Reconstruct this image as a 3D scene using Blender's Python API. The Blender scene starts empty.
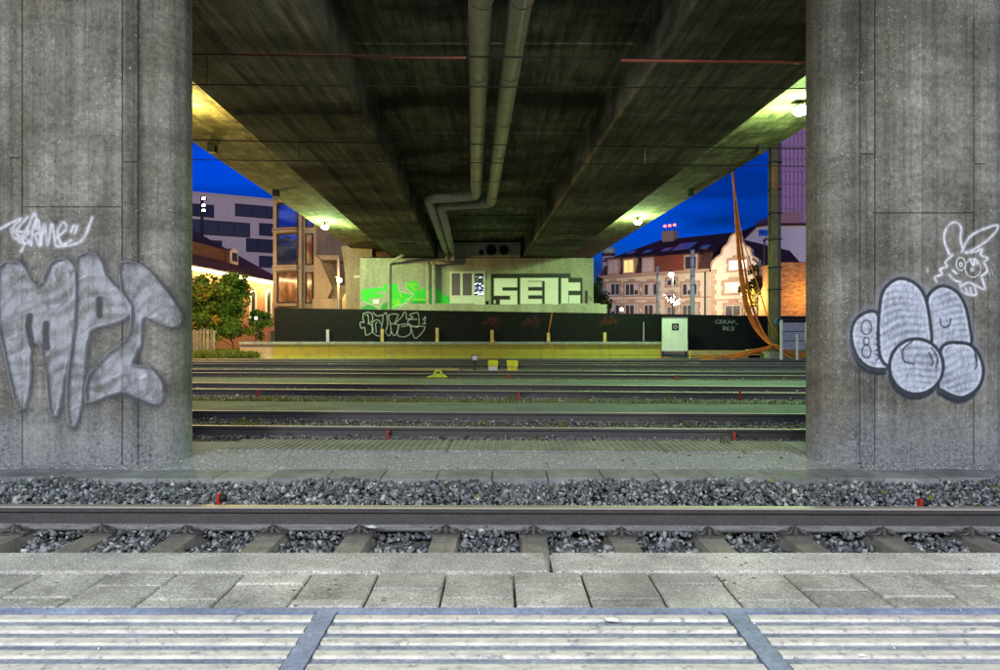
import bpy, bmesh, math, random
import numpy as np
from mathutils import Vector, Matrix
random.seed(7); RNG = np.random.default_rng(7)
R = math.radians
sc = bpy.context.scene
COL = sc.collection

# ------------------------------------------------------------------ camera, sky, exposure
F, HY, CZ = 630.0, 330.0, 1.25          # focal length in photo pixels, horizon row, eye height over the rail top
cam = bpy.data.cameras.new('camera'); co = bpy.data.objects.new('camera', cam); COL.objects.link(co)
co.location = (0, 0, CZ); co.rotation_euler = (R(90), 0, 0)
cam.sensor_width = 36; cam.lens = 36*F/1000; cam.shift_y = -(335-HY)/1000; cam.clip_end = 3000; cam.clip_start = .05
sc.camera = co
sc.view_settings.view_transform = 'Standard'; sc.view_settings.look = 'None'
sc.view_settings.exposure = 0.0; sc.view_settings.gamma = 1
sc.render.engine = 'CYCLES'; sc.cycles.use_denoising = True
sc.cycles.max_bounces = 6; sc.cycles.diffuse_bounces = 3; sc.cycles.transparent_max_bounces = 12
sc.cycles.sample_clamp_indirect = 4.0
w = bpy.data.worlds.new('World'); sc.world = w; w.use_nodes = True
SUN_EL, SUN_ROT = 0.6, 186.0
def make_world():
    nt = w.node_tree; nt.nodes.clear()
    out = nt.nodes.new('ShaderNodeOutputWorld'); bg = nt.nodes.new('ShaderNodeBackground')
    sky = nt.nodes.new('ShaderNodeTexSky'); sky.sky_type = 'NISHITA'; sky.sun_disc = False
    sky.sun_elevation = R(SUN_EL); sky.sun_rotation = R(SUN_ROT); sky.ozone_density = 9.0; sky.air_density = 1.0; sky.dust_density = .3
    tc = nt.nodes.new('ShaderNodeTexCoord'); mp = nt.nodes.new('ShaderNodeMapping'); mp.inputs['Scale'].default_value = (2.2, 2.2, 11)
    nz = nt.nodes.new('ShaderNodeTexNoise'); nz.inputs['Scale'].default_value = 1.3; nz.inputs['Detail'].default_value = 6
    rp = nt.nodes.new('ShaderNodeValToRGB'); rp.color_ramp.elements[0].position = .40; rp.color_ramp.elements[1].position = .60
    rp.color_ramp.elements[0].color = (1.2, .86, 1.08, 1); rp.color_ramp.elements[1].color = (.62, .36, .40, 1)
    mx = nt.nodes.new('ShaderNodeMix'); mx.data_type = 'RGBA'; mx.blend_type = 'MULTIPLY'; mx.inputs[0].default_value = 1
    L = nt.links.new
    L(tc.outputs['Generated'], mp.inputs['Vector']); L(mp.outputs[0], nz.inputs['Vector']); L(nz.outputs['Fac'], rp.inputs[0])
    L(sky.outputs[0], mx.inputs[6]); L(rp.outputs[0], mx.inputs[7]); L(mx.outputs[2], bg.inputs[0])
    bg.inputs[1].default_value = SKY; L(bg.outputs[0], out.inputs[0])
SKY = .95
make_world()
sd = bpy.data.lights.new('afterglow', 'SUN'); sd.energy = .60; sd.angle = R(14); sd.color = (1, .90, .80)
so = bpy.data.objects.new('afterglow', sd); COL.objects.link(so); so.rotation_euler = (R(90-6), 0, R(-(SUN_ROT-180)))

# ------------------------------------------------------------------ helpers
def P(px, py, z):                       # point seen at photo pixel (px, py) at distance z
    return Vector(((px-500)/F*z, z, CZ+(HY-py)/F*z))
def X(px, z): return (px-500)/F*z
def Z(py, z): return CZ+(HY-py)/F*z

def tag(o, label=None, cat=None, group=None, kind=None):
    for k, v in (('label', label), ('category', cat), ('group', group), ('kind', kind)):
        if v: o[k] = v
    return o
WL = {}                                 # accumulated world translation of parents
def empty(name, loc, label=None, cat=None, group=None, rz=0, kind=None):
    o = bpy.data.objects.new(name, None); COL.objects.link(o); o.location = loc; o.rotation_euler = (0, 0, rz)
    o.empty_display_size = .1
    WL[o] = Vector(loc)
    return tag(o, label, cat, group, kind)

class MB:
    def __init__(s): s.v = []; s.f = []
    def add(s, vs, fs):
        n = len(s.v); s.v += [tuple(v) for v in vs]; s.f += [tuple(i+n for i in f) for f in fs]; return s
    def box(s, x0, x1, y0, y1, z0, z1):
        return s.add([(x0,y0,z0),(x1,y0,z0),(x1,y1,z0),(x0,y1,z0),(x0,y0,z1),(x1,y0,z1),(x1,y1,z1),(x0,y1,z1)],
                     [(3,2,1,0),(4,5,6,7),(0,1,5,4),(1,2,6,5),(2,3,7,6),(3,0,4,7)])
    def cbox(s, c, sx, sy, sz, b=.0):   # box with chamfered top edges
        x, y, z = c; hx, hy = sx/2, sy/2
        vs = [(x-hx,y-hy,z),(x+hx,y-hy,z),(x+hx,y+hy,z),(x-hx,y+hy,z),
              (x-hx,y-hy,z+sz-b),(x+hx,y-hy,z+sz-b),(x+hx,y+hy,z+sz-b),(x-hx,y+hy,z+sz-b),
              (x-hx+b,y-hy+b,z+sz),(x+hx-b,y-hy+b,z+sz),(x+hx-b,y+hy-b,z+sz),(x-hx+b,y+hy-b,z+sz)]
        fs = [(3,2,1,0)]+[(i,(i+1)%4,(i+1)%4+4,i+4) for i in range(4)]+[(i+4,(i+1)%4+4,(i+1)%4+8,i+8) for i in range(4)]+[(8,9,10,11)]
        return s.add(vs, fs)
    def prism(s, poly, d):              # 3-D polygon extruded along vector d
        n = len(poly); d = Vector(d); a = [Vector(p) for p in poly]
        nrm = Vector((0,0,0))
        for i in range(n): nrm += a[i].cross(a[(i+1)%n])
        if nrm.dot(d) > 0: a.reverse()
        return s.add(a+[p+d for p in a], [tuple(range(n)), tuple(range(2*n-1, n-1, -1))]+[((i+1)%n, i, i+n, (i+1)%n+n) for i in range(n)])
    def tube(s, pts, r, n=8, cap=True):
        pts = [Vector(p) for p in pts]; m = len(pts); rs = r if isinstance(r, (list, tuple)) else [r]*m
        rings = []; up = None
        for i in range(m):
            t = (pts[min(i+1, m-1)]-pts[max(i-1, 0)]).normalized()
            if up is None: up = Vector((0,0,1)) if abs(t.z) < .9 else Vector((0,1,0))
            a = t.cross(up).normalized(); b = a.cross(t).normalized(); up = b
            rings.append([pts[i]+(a*math.cos(2*math.pi*k/n)+b*math.sin(2*math.pi*k/n))*rs[i] for k in range(n)])
        vs = [p for rg in rings for p in rg]
        fs = [(i*n+k, i*n+(k+1)%n, (i+1)*n+(k+1)%n, (i+1)*n+k) for i in range(m-1) for k in range(n)]
        if cap: fs += [tuple(range(n-1, -1, -1)), tuple((m-1)*n+k for k in range(n))]
        return s.add(vs, fs)
    def lathe(s, prof, c, n=16):        # (r, z) profile about vertical axis at c
        c = Vector(c); vs = [(c.x+r*math.cos(2*math.pi*k/n), c.y+r*math.sin(2*math.pi*k/n), c.z+z) for r, z in prof for k in range(n)]
        m = len(prof)
        fs = [(i*n+k, i*n+(k+1)%n, (i+1)*n+(k+1)%n, (i+1)*n+k) for i in range(m-1) for k in range(n)]
        fs += [tuple(range(n-1, -1, -1)), tuple((m-1)*n+k for k in range(n))]
        return s.add(vs, fs)
    def build(s, name, mat, parent=None, local=False, smooth=False, origin=None):
        me = bpy.data.meshes.new(name)
        if parent is not None: off = Vector((0,0,0)) if local else WL[parent]; loc = Vector((0,0,0))
        else:
            if origin is None:
                a = np.array(s.v); origin = ((a[:,0].min()+a[:,0].max())/2, (a[:,1].min()+a[:,1].max())/2, a[:,2].min())
            off = loc = Vector(origin)
        me.from_pydata([(v[0]-off.x, v[1]-off.y, v[2]-off.z) for v in s.v], [], s.f)
        me.materials.append(mat)
        if smooth: me.polygons.foreach_set('use_smooth', [True]*len(me.polygons))
        o = bpy.data.objects.new(name, me); COL.objects.link(o); o.location = loc
        if parent is not None: o.parent = parent; WL[o] = WL[parent]
        else: WL[o] = loc
        return o
def copy(o, parent, loc):
    c = o.copy(); COL.objects.link(c); c.parent = parent; c.location = loc; WL[c] = WL.get(parent, Vector())+Vector(loc); return c
def bevel(o, wd, seg=1):
    m = o.modifiers.new('bevel', 'BEVEL'); m.width = wd; m.segments = seg; m.limit_method = 'ANGLE'; return o
def smooth_curve(pts, n=6, closed=False):
    pts = [np.array(p, float) for p in pts]; out = []; m = len(pts)
    for i in range(m if closed else m-1):
        p0 = pts[(i-1) % m] if (closed or i > 0) else pts[i]; p1 = pts[i]; p2 = pts[(i+1) % m]
        p3 = pts[(i+2) % m] if (closed or i+2 < m) else p2
        for k in range(n):
            t = k/n
            out.append(.5*((2*p1)+(-p0+p2)*t+(2*p0-5*p1+4*p2-p3)*t*t+(-p0+3*p1-3*p2+p3)*t**3))
    if not closed: out.append(pts[-1])
    return out

# ------------------------------------------------------------------ materials
class G:                                # small node-graph helper
    def __init__(s, name):
        s.m = bpy.data.materials.new(name); s.m.use_nodes = True; s.nt = s.m.node_tree
        s.b = s.nt.nodes['Principled BSDF']; s.out = s.nt.nodes['Material Output']; s._pos = None
    def n(s, t, **kw):
        x = s.nt.nodes.new('ShaderNode'+t)
        for k, v in kw.items(): setattr(x, k, v)
        return x
    def l(s, a, b): s.nt.links.new(a, b)
    def pos(s, scale=(1,1,1), loc=(0,0,0)):
        if s._pos is None: s._pos = s.n('NewGeometry').outputs['Position']
        if tuple(scale) == (1,1,1): return s._pos
        mp = s.n('Mapping'); mp.inputs['Scale'].default_value = scale; mp.inputs['Location'].default_value = loc; s.l(s._pos, mp.inputs['Vector']); return mp.outputs[0]
    def noise(s, scale, detail=4, rough=.55, vec=None, dist=0):
        x = s.n('TexNoise'); x.inputs['Scale'].default_value = scale; x.inputs['Detail'].default_value = detail; x.inputs['Roughness'].default_value = rough
        x.inputs['Distortion'].default_value = dist
        s.l(vec if vec is not None else s.pos(), x.inputs['Vector']); return x.outputs['Fac']
    def voro(s, scale, vec=None, out='Distance', feature='F1'):
        x = s.n('TexVoronoi'); x.feature = feature; x.inputs['Scale'].default_value = scale
        s.l(vec if vec is not None else s.pos(), x.inputs['Vector']); return x.outputs[out]
    def ramp(s, f, stops):
        x = s.n('ValToRGB'); e = x.color_ramp.elements
        while len(e) < len(stops): e.new(.5)
        for el, (p, c) in zip(e, stops):
            el.position = p; el.color = (c, c, c, 1) if not isinstance(c, (tuple, list)) else (*c[:3], 1)
        s.l(f, x.inputs[0]); return x.outputs[0]
    def mix(s, f, a, b, mode='MIX'):
        x = s.n('Mix', data_type='RGBA', blend_type=mode)
        for i, v in ((0, f), (6, a), (7, b)):
            if hasattr(v, 'links'): s.l(v, x.inputs[i])
            else: x.inputs[i].default_value = v if not isinstance(v, (tuple, list)) else (*v[:3], 1)
        return x.outputs[2]
    def math(s, op, a, b=0.0, c=None):
        x = s.n('Math', operation=op)
        for i, v in enumerate((a, b) if c is None else (a, b, c)):
            if hasattr(v, 'links'): s.l(v, x.inputs[i])
            else: x.inputs[i].default_value = v
        return x.outputs[0]
    def boards(s, k, sk, amp, line=.07):       # per-board tone with a dark seam, boards run along the bridge (sk) or upright (sk = 0)
        q = s.n('SeparateXYZ'); s.l(s.pos(), q.inputs[0])
        u = s.math('MULTIPLY', s.math('MULTIPLY_ADD', q.outputs[1], sk, q.outputs[0]), k)
        u = s.math('ADD', u, s.math('MULTIPLY', s.noise(3, 2), .12))
        w_ = s.n('TexWhiteNoise', noise_dimensions='1D'); s.l(s.math('FLOOR', u), w_.inputs['W'])
        tone = s.ramp(w_.outputs['Value'], [(0.0, 1-amp), (1.0, 1+amp)])
        return s.mix(1.0, tone, s.ramp(s.math('FRACT', u), [(line*.4, 1-amp*2), (line, 1.0)]), 'MULTIPLY')
    def rnd(s): return s.n('ObjectInfo').outputs['Random']
    def bump(s, h, strength=.3, dist=.02):
        x = s.n('Bump'); x.inputs['Strength'].default_value = strength; x.inputs['Distance'].default_value = dist
        s.l(h, x.inputs['Height']); s.l(x.outputs[0], s.b.inputs['Normal']); return x
    def col(s, c, rough=.8, metal=0.0, spec=.3):
        if hasattr(c, 'links'): s.l(c, s.b.inputs['Base Color'])
        else: s.b.inputs['Base Color'].default_value = (*c, 1)
        if hasattr(rough, 'links'): s.l(rough, s.b.inputs['Roughness'])
        else: s.b.inputs['Roughness'].default_value = rough
        s.b.inputs['Metallic'].default_value = metal; s.b.inputs['Specular IOR Level'].default_value = spec
        return s.m

def concrete(name, ca, cb, streak=(5,5,.35), sk=.5, pit=.5, bump=.35, big=.7, rough=.92, speck=.0, vary=0.0, soot=None, fs=70, fc=.38, bd=None):
    g = G(name)
    c = g.mix(g.ramp(g.noise(big, 7, .62), [(.3, 0.0), (.7, 1.0)]), ca, cb)
    st = g.ramp(g.noise(1, 5, .6, g.pos(streak)), [(.32, 1-sk), (.62, 1.0)])
    c = g.mix(1.0, c, st, 'MULTIPLY')
    fine = g.noise(fs, 3, .7)
    c = g.mix(1.0, c, g.ramp(fine, [(.25, 1-fc), (.75, 1+fc*.8)]), 'MULTIPLY')
    mid = g.noise(9, 5, .65)
    c = g.mix(1.0, c, g.ramp(mid, [(.3, .75), (.7, 1.15)]), 'MULTIPLY')
    h = g.math('ADD', g.math('MULTIPLY', fine, .35), mid)
    if pit:
        pv = g.ramp(g.voro(26), [(.08, 1.0), (.17, 0.0)]); pm = g.ramp(g.noise(3.1, 3), [(.5, 0.0), (.62, 1.0)])
        pp = g.mix(1.0, pv, pm, 'MULTIPLY'); c = g.mix(g.mix(1.0, pp, (pit,)*3, 'MULTIPLY'), c, (.03,.03,.028))
        h = g.math('SUBTRACT', h, g.math('MULTIPLY', pp, 1.2))
    if speck:
        sp = g.mix(1.0, g.ramp(g.noise(55, 2, .5), [(.64, 0.0), (.7, 1.0)]), g.ramp(g.noise(1.7, 3), [(.45, 0.0), (.6, speck)]), 'MULTIPLY')
        c = g.mix(sp, c, (.6,.6,.58))
    if bd: c = g.mix(1.0, c, g.boards(*bd), 'MULTIPLY')
    if soot:
        c = g.mix(1.0, c, g.ramp(g.noise(1, 5, .6, g.pos(soot[0])), soot[1]), 'MULTIPLY')
    if vary:
        c = g.mix(1.0, c, g.ramp(g.rnd(), [(0.0, 1-vary), (1.0, 1+vary)]), 'MULTIPLY')
    g.bump(h, bump, .02)
    return g.col(c, rough)
def plain(name, c, rough=.7, metal=0.0, var=.25, scale=6, bump=.0, spec=.3, vary=0):
    g = G(name); nz = g.noise(scale, 5, .6)
    cc = g.mix(1.0, c, g.ramp(nz, [(.3, 1-var), (.7, 1+var)]), 'MULTIPLY')
    if vary: cc = g.mix(1.0, cc, g.ramp(g.rnd(), [(0.0, 1-vary), (1.0, 1+vary)]), 'MULTIPLY')
    if bump: g.bump(nz, bump, .02)
    return g.col(cc, rough, metal, spec)
def glow(name, c, s):
    g = G(name); g.b.inputs['Emission Color'].default_value = (*c, 1); g.b.inputs['Emission Strength'].default_value = s
    return g.col(c, .5)
def attr_mat(name, stops, rough=.9, nscale=40, bump=.0, trans=0.0):
    g = G(name); a = g.n('Attribute', attribute_name='tone').outputs['Fac']
    c = g.ramp(a, stops)
    c = g.mix(1.0, c, g.ramp(g.noise(nscale, 3), [(.3, .75), (.7, 1.25)]), 'MULTIPLY')
    if trans: g.b.inputs['Transmission Weight'].default_value = 0
    m = g.col(c, rough, 0, .2)
    if trans:
        t = g.n('BsdfTranslucent'); g.l(c, t.inputs[0]); ms = g.n('MixShader'); ms.inputs[0].default_value = trans
        g.l(g.b.outputs[0], ms.inputs[1]); g.l(t.outputs[0], ms.inputs[2]); g.l(ms.outputs[0], g.out.inputs[0])
    return m

M = {}
def pier_mat():
    g = G('pier_concrete')
    c = g.mix(g.ramp(g.noise(.8, 8, .70), [(.32, 0.0), (.66, 1.0)]), (.125,.122,.10), (.32,.318,.285))
    c = g.mix(1.0, c, g.ramp(g.noise(1, 6, .65, g.pos((6,6,.25))), [(.34,.62),(.56,1.05)]), 'MULTIPLY')
    boards = g.noise(1, 2, .5, g.pos((13,13,.1))); c = g.mix(1.0, c, g.ramp(boards, [(.40,.84),(.48,1.0)]), 'MULTIPLY')
    c = g.mix(1.0, c, g.ramp(g.noise(1, 6, .65, g.pos((.6,.6,2.4))), [(.36,.66),(.55,1.08)]), 'MULTIPLY')
    sxx = g.n('SeparateXYZ'); g.l(g.pos(), sxx.inputs[0])
    near = g.math('ABSOLUTE', g.math('SUBTRACT', g.math('ABSOLUTE', sxx.outputs[0]), 3.62))     # run-off stains beside the end seams
    band = g.math('MULTIPLY', g.ramp(g.math('ADD', near, g.math('MULTIPLY', g.noise(1, 5, .6, g.pos((3,3,.5))), .22)), [(.10,1.0),(.27,0.0)]), g.ramp(g.noise(1, 4, .6, g.pos((14,14,.4))), [(.35,.2),(.6,.9)]))
    c = g.mix(g.ramp(g.noise(1, 5, .6, g.pos((2.2,2.2,.3), (7,3,2))), [(.50,0.0),(.66,.5)]), c, (.125,.11,.07))
    c = g.mix(band, c, (.03,.03,.028)); c = g.mix(1.0, c, g.boards(9.0, 0.0, .10, .10), 'MULTIPLY')
    fine = g.noise(120, 4, .8); mid = g.noise(21, 7, .78)
    c = g.mix(1.0, c, g.ramp(fine, [(.30,.52),(.70,1.45)]), 'MULTIPLY'); c = g.mix(1.0, c, g.ramp(mid, [(.32,.55),(.68,1.38)]), 'MULTIPLY')
    pv = g.ramp(g.voro(30), [(.07,1.0),(.17,0.0)]); pm = g.ramp(g.noise(4.1, 4), [(.46,0.0),(.56,1.0)]); pp = g.mix(1.0, pv, pm, 'MULTIPLY')
    c = g.mix(g.mix(1.0, pp, (.9,)*3, 'MULTIPLY'), c, (.015,.015,.013))
    bl = g.ramp(g.noise(4.2, 5, .65), [(.66,0.0),(.74,.8)]); c = g.mix(bl, c, (.035,.034,.03))
    sp = g.mix(1.0, g.ramp(g.noise(48, 2, .5), [(.64,0.0),(.70,1.0)]), g.ramp(g.noise(1.9, 3), [(.46,0.0),(.58,.6)]), 'MULTIPLY'); c = g.mix(sp, c, (.58,.60,.58))
    sx = g.n('SeparateXYZ'); g.l(g.pos(), sx.inputs[0])
    dust = g.math('MULTIPLY', g.ramp(g.math('ADD', sx.outputs[2], g.math('MULTIPLY', g.noise(2.4, 5), .9)), [(.40,.8),(1.1,0.0)]), g.ramp(g.noise(30, 6, .75), [(.40,.05),(.58,1.0)]))
    c = g.mix(dust, c, (.36,.39,.43))
    g.bump(g.math('SUBTRACT', g.math('ADD', g.math('ADD', g.math('MULTIPLY', fine, .5), mid), g.math('MULTIPLY', boards, .8)), g.math('MULTIPLY', pp, 1.5)), .6, .025)
    return g.col(c, .92)
M['pier'] = pier_mat()
M['soffit'] = concrete('soffit_concrete', (.12,.12,.078), (.33,.325,.225), (10,.7,2), .72, .9, .7, 1.0, speck=1.0, fs=60, fc=.7, bd=(7.0,.043,.2),
                       soot=((.16,.40,.5), [(.40,.16),(.60,1.0)]))
M['deckside'] = concrete('cantilever_concrete', (.16,.145,.075), (.38,.35,.19), (7,1.2,2), .7, .9, .9, 1.4, speck=1.0, fs=45, fc=.75, bd=(5.0,.043,.16), soot=((1.2,1.6,.8), [(.38,.35),(.58,1.0)]))
M['abut'] = concrete('abutment_concrete', (.32,.32,.26), (.44,.44,.37), (3,3,.5), .25, .3, .2, .5)
M['tan'] = concrete('tan_concrete', (.40,.31,.19), (.52,.42,.28), (3,3,.4), .2, .2, .2, .4)
M['edge'] = concrete('platform_edge_concrete', (.33,.325,.305), (.56,.55,.51), (2,2,2), .2, .9, 1.0, 1.5, speck=1.0, vary=.1, fs=170, fc=.75)
M['paver'] = concrete('paver_concrete', (.31,.305,.275), (.55,.54,.49), (3,3,3), .35, .9, .9, 3.5, speck=.7, vary=.18, fs=170, fc=.65)
M['kerb'] = concrete('kerb_concrete', (.22,.23,.23), (.33,.34,.34), (3,3,3), .3, .4, .4, 2, vary=.15)
M['ribbed'] = concrete('ribbed_slab', (.24,.25,.22), (.34,.35,.31), (2,2,2), .2, .2, .3, 1, vary=.1)
M['joint'] = plain('joint_mortar', (.07,.07,.07), .95)
M['sleeper'] = concrete('sleeper_concrete', (.22,.21,.18), (.36,.34,.29), (6,1,3), .35, .3, .4, 4, vary=.15)
M['wood_sleeper'] = plain('weathered_sleeper', (.24,.21,.16), .9, var=.4, scale=12, bump=.3, vary=.25)

def rail_mat():
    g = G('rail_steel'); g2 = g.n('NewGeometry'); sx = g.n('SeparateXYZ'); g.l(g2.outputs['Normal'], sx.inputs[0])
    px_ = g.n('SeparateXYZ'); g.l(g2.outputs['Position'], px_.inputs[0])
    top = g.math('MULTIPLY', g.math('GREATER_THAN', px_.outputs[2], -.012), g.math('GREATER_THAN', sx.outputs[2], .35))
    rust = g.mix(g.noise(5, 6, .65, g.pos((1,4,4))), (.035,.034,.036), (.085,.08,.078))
    upface = g.math('MULTIPLY', g.math('GREATER_THAN', sx.outputs[2], .3), g.ramp(g.noise(7, 5, .6, g.pos((1,5,5))), [(.3,.4),(.6,1.0)])); rust = g.mix(upface, rust, (.25,.25,.26))  # paler grey on up-facing steel, patchy with noise
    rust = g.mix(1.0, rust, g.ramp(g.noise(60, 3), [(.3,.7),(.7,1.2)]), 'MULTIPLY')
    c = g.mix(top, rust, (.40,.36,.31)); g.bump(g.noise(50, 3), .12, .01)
    g.l(g.math('MULTIPLY', top, .6), g.b.inputs['Metallic'])
    g.l(c, g.b.inputs['Base Color'])
    g.l(g.math('MULTIPLY_ADD', top, -.10, .70), g.b.inputs['Roughness'])
    return g.m
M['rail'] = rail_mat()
M['rust'] = plain('rusty_steel', (.11,.075,.055), .75, .3, .45, 30, .3)
M['clip'] = plain('clip_steel', (.11,.105,.10), .6, .3, .4, 40, .2)
M['stone'] = attr_mat('ballast_stone', [(0.0,(.07,.075,.084)), (.4,(.145,.156,.172)), (.75,(.235,.25,.272)), (.93,(.34,.36,.385)), (1.0,(.55,.54,.50))], .9, 60)
M['stone_dark'] = attr_mat('old_ballast_stone', [(0.0,(.06,.065,.065)), (.5,(.17,.18,.18)), (.85,(.30,.31,.31)), (1.0,(.50,.50,.48))], .92, 60)
M['gravel'] = attr_mat('grit', [(0.0,(.16,.165,.18)), (.5,(.42,.43,.46)), (1.0,(.75,.75,.76))], .92, 90)
def ground_mat():
    g = G('ground_gravel'); n1 = g.noise(.8, 5); n2 = g.noise(28, 4, .7); v = g.voro(30, out='Color')
    c = g.mix(n1, (.10,.105,.10), (.19,.195,.19)); c = g.mix(1.0, c, g.ramp(n2, [(.25,.4),(.75,1.5)]), 'MULTIPLY')
    gr = g.ramp(g.noise(1.6, 4), [(.55,0.0),(.68,.6)]); c = g.mix(gr, c, (.05,.065,.025))
    g.bump(g.math('ADD', n2, g.voro(40)), .8, .03); return g.col(c, .95)
M['ground'] = ground_mat()
def grit_base():
    g = G('grit_base'); n2 = g.noise(70, 4, .8); c = g.mix(g.noise(2.2, 5), (.30,.31,.33), (.50,.51,.53))
    c = g.mix(1.0, c, g.ramp(n2, [(.28,.35),(.72,1.5)]), 'MULTIPLY'); g.bump(n2, .8, .02); return g.col(c, .95)
M['grit_base'] = grit_base()
M['asphalt'] = concrete('walkway_asphalt', (.10,.145,.155), (.17,.225,.24), (1,3,3), .25, .2, .4, 1.2)
def tactile():
    g = G('tactile_plate'); n = g.noise(7, 6, .7, g.pos((.6,2,1))); c = g.mix(g.ramp(n, [(.35,0.0),(.7,1.0)]), (.13,.155,.205), (.29,.31,.355))
    c = g.mix(1.0, c, g.ramp(g.noise(90, 3), [(.3,.7),(.7,1.3)]), 'MULTIPLY')
    g.bump(g.noise(60, 4), .3, .01); return g.col(c, .7)
M['tactile'] = tactile()
def ridge_paint():
    g = G('worn_ridge_paint'); n = g.noise(24, 8, .8, g.pos((.6,1.5,1))); c = g.mix(g.ramp(n, [(.3,0.0),(.62,1.0)]), (.27,.27,.265), (.56,.535,.475))
    c = g.mix(g.ramp(g.noise(45, 5, .7), [(.56,0.0),(.66,.85)]), c, (.17,.18,.21))
    g.bump(g.noise(60, 4), .25, .01); return g.col(c, .75)
M['ridge'] = ridge_paint()
M['tape'] = concrete('joint_cover_metal', (.17,.21,.32), (.29,.34,.48), (3,3,3), .4, .5, .3, 5, rough=.6)
M['hoarding'] = plain('black_hoarding', (.004,.0045,.006), .7, var=.5, scale=3, bump=.05, spec=.15)
def yellow_face():
    g = G('yellow_boards'); n = g.noise(1, 5, .6, g.pos((.6,2,9))); c = g.mix(n, (.28,.23,.03), (.44,.38,.06))
    c = g.mix(g.ramp(g.noise(2.2, 5), [(.5,0.0),(.75,.6)]), c, (.17,.15,.09)); g.bump(n, .2, .02); return g.col(c, .85)
M['yellow'] = yellow_face()
M['wood'] = plain('pale_wood', (.42,.31,.13), .8, var=.3, scale=8, vary=.2)
M['greywood'] = plain('grey_wood', (.20,.17,.13), .9, var=.4, scale=9, vary=.25, bump=.2)
M['white'] = plain('white_paint', (.62,.64,.62), .5, var=.08, scale=5)
M['offwhite'] = plain('offwhite_plaster', (.82,.78,.70), .85, var=.06, scale=2)
M['pipe'] = concrete('pipe_cladding', (.33,.33,.29), (.46,.46,.40), (2,2,2), .25, .2, .1, 1.2, rough=.55)
M['pipe_dark'] = plain('pipe_collar', (.12,.10,.07), .6, .4)
M['steel_green'] = plain('mast_paint', (.17,.15,.065), .6, .2, .3, 3)
M['steel_dark'] = plain('dark_steel', (.035,.035,.035), .5, .6, .3, 8)
M['galv'] = plain('galvanised_steel', (.36,.37,.38), .45, .7, .2, 5)
M['black'] = plain('black_paint', (.012,.012,.012), .6)
M['hole'] = plain('dark_opening', (.006,.006,.006), .9)
M['wire'] = plain('catenary_wire', (.02,.02,.018), .5, .5)
M['redwire'] = plain('red_insulator', (.20,.05,.03), .5)
M['cable'] = plain('orange_cable', (.62,.17,.025), .5, var=.25, scale=3, vary=.25)
M['bluecable'] = plain('blue_cable', (.05,.10,.28), .5)
M['red'] = plain('red_plastic', (.36,.022,.015), .6, var=.5, scale=60)
M['hivis'] = plain('yellow_green_paint', (.55,.66,.03), .5)
M['boxyellow'] = plain('yellow_lid', (.62,.52,.04), .55)
M['roof'] = plain('brown_roof_tiles', (.17,.09,.06), .9, var=.45, scale=5, bump=.3, spec=.08)
M['roofdark'] = plain('dark_roof_tiles', (.085,.042,.036), .9, var=.4, scale=6, bump=.3, spec=.08)
M['redtile'] = plain('red_tile_hanging', (.20,.055,.032), .85, var=.4, scale=8, bump=.3)
M['cream'] = plain('cream_render', (.64,.57,.46), .9, var=.08, scale=2)
M['salmon'] = plain('salmon_render', (.62,.30,.17), .9, var=.1, scale=2)
M['sandstone'] = plain('sandstone_surround', (.42,.29,.21), .9, var=.15, scale=6, vary=.1)
M['copper'] = plain('verdigris_copper', (.22,.36,.33), .7, var=.25, scale=8)
M['pinkblock'] = plain('pink_lit_render', (.55,.30,.26), .9, var=.06)  # pink light falling on the block, mixed into its wall colour
M['frame'] = plain('white_window_frame', (.60,.60,.58), .5, var=.05)
M['darkframe'] = plain('dark_window_frame', (.045,.03,.025), .5)
M['grass'] = attr_mat('grass_blades', [(0.0,(.05,.075,.015)), (1.0,(.20,.20,.04))], .8, 8, trans=.2)
M['leaf_autumn'] = attr_mat('autumn_leaves', [(0.0,(.05,.11,.015)), (.55,(.13,.20,.03)), (.75,(.26,.24,.04)), (.92,(.40,.19,.03)), (1.0,(.48,.14,.02))], .7, 5, trans=.3)
M['leaf_green'] = attr_mat('green_leaves', [(0.0,(.02,.05,.012)), (.6,(.05,.12,.02)), (1.0,(.12,.19,.03))], .7, 5, trans=.3)
M['leaf_dark'] = attr_mat('street_tree_leaves', [(0.0,(.025,.035,.012)), (.6,(.06,.065,.02)), (1.0,(.15,.12,.03))], .7, 5, trans=.3)
M['bark'] = plain('bark', (.06,.045,.03), .95, var=.4, scale=12, bump=.4)
def glass(name, tint, rough=.08, emit=None, es=0):
    g = G(name)
    if emit: g.b.inputs['Emission Color'].default_value = (*emit, 1); g.b.inputs['Emission Strength'].default_value = es
    return g.col(tint, rough, 0, .9)
M['glass'] = glass('dark_glass', (.022,.022,.026), .35)
def mirror_glass():
    g = G('coated_glass'); g.bump(g.noise(.9, 3), .25, .3)
    return g.col(g.mix(g.ramp(g.noise(.5, 4, .6, g.pos((1,1,3))), [(.4,0.0),(.62,1.0)]), (.10,.16,.34), (.42,.50,.66)), .06, .85, .9)
M['blueglass'] = mirror_glass()
M['duskglass'] = glass('dusk_glass', (.03,.035,.05), .45)
M['warmglass'] = glass('lit_window', (.5,.35,.12), .3, (1,.62,.22), 1.1)
M['whitewin'] = glass('bright_window', (.6,.55,.4), .3, (1,.85,.6), 4)
def room_glass():
    g = G('amber_room_window'); n = g.noise(1, 3, .6, g.pos((1.6,1.6,.7))); c = g.ramp(n, [(.36,(.10,.02,.008)),(.5,(.42,.12,.03)),(.62,(.95,.50,.16))])
    g.l(c, g.b.inputs['Emission Color']); g.b.inputs['Emission Strength'].default_value = .38
    return g.col((.05,.03,.02), .1, 0, .8)
M['amberroom'] = room_glass()
M['pinkblind'] = plain('pale_blind', (.50,.42,.40), .8)
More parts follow.
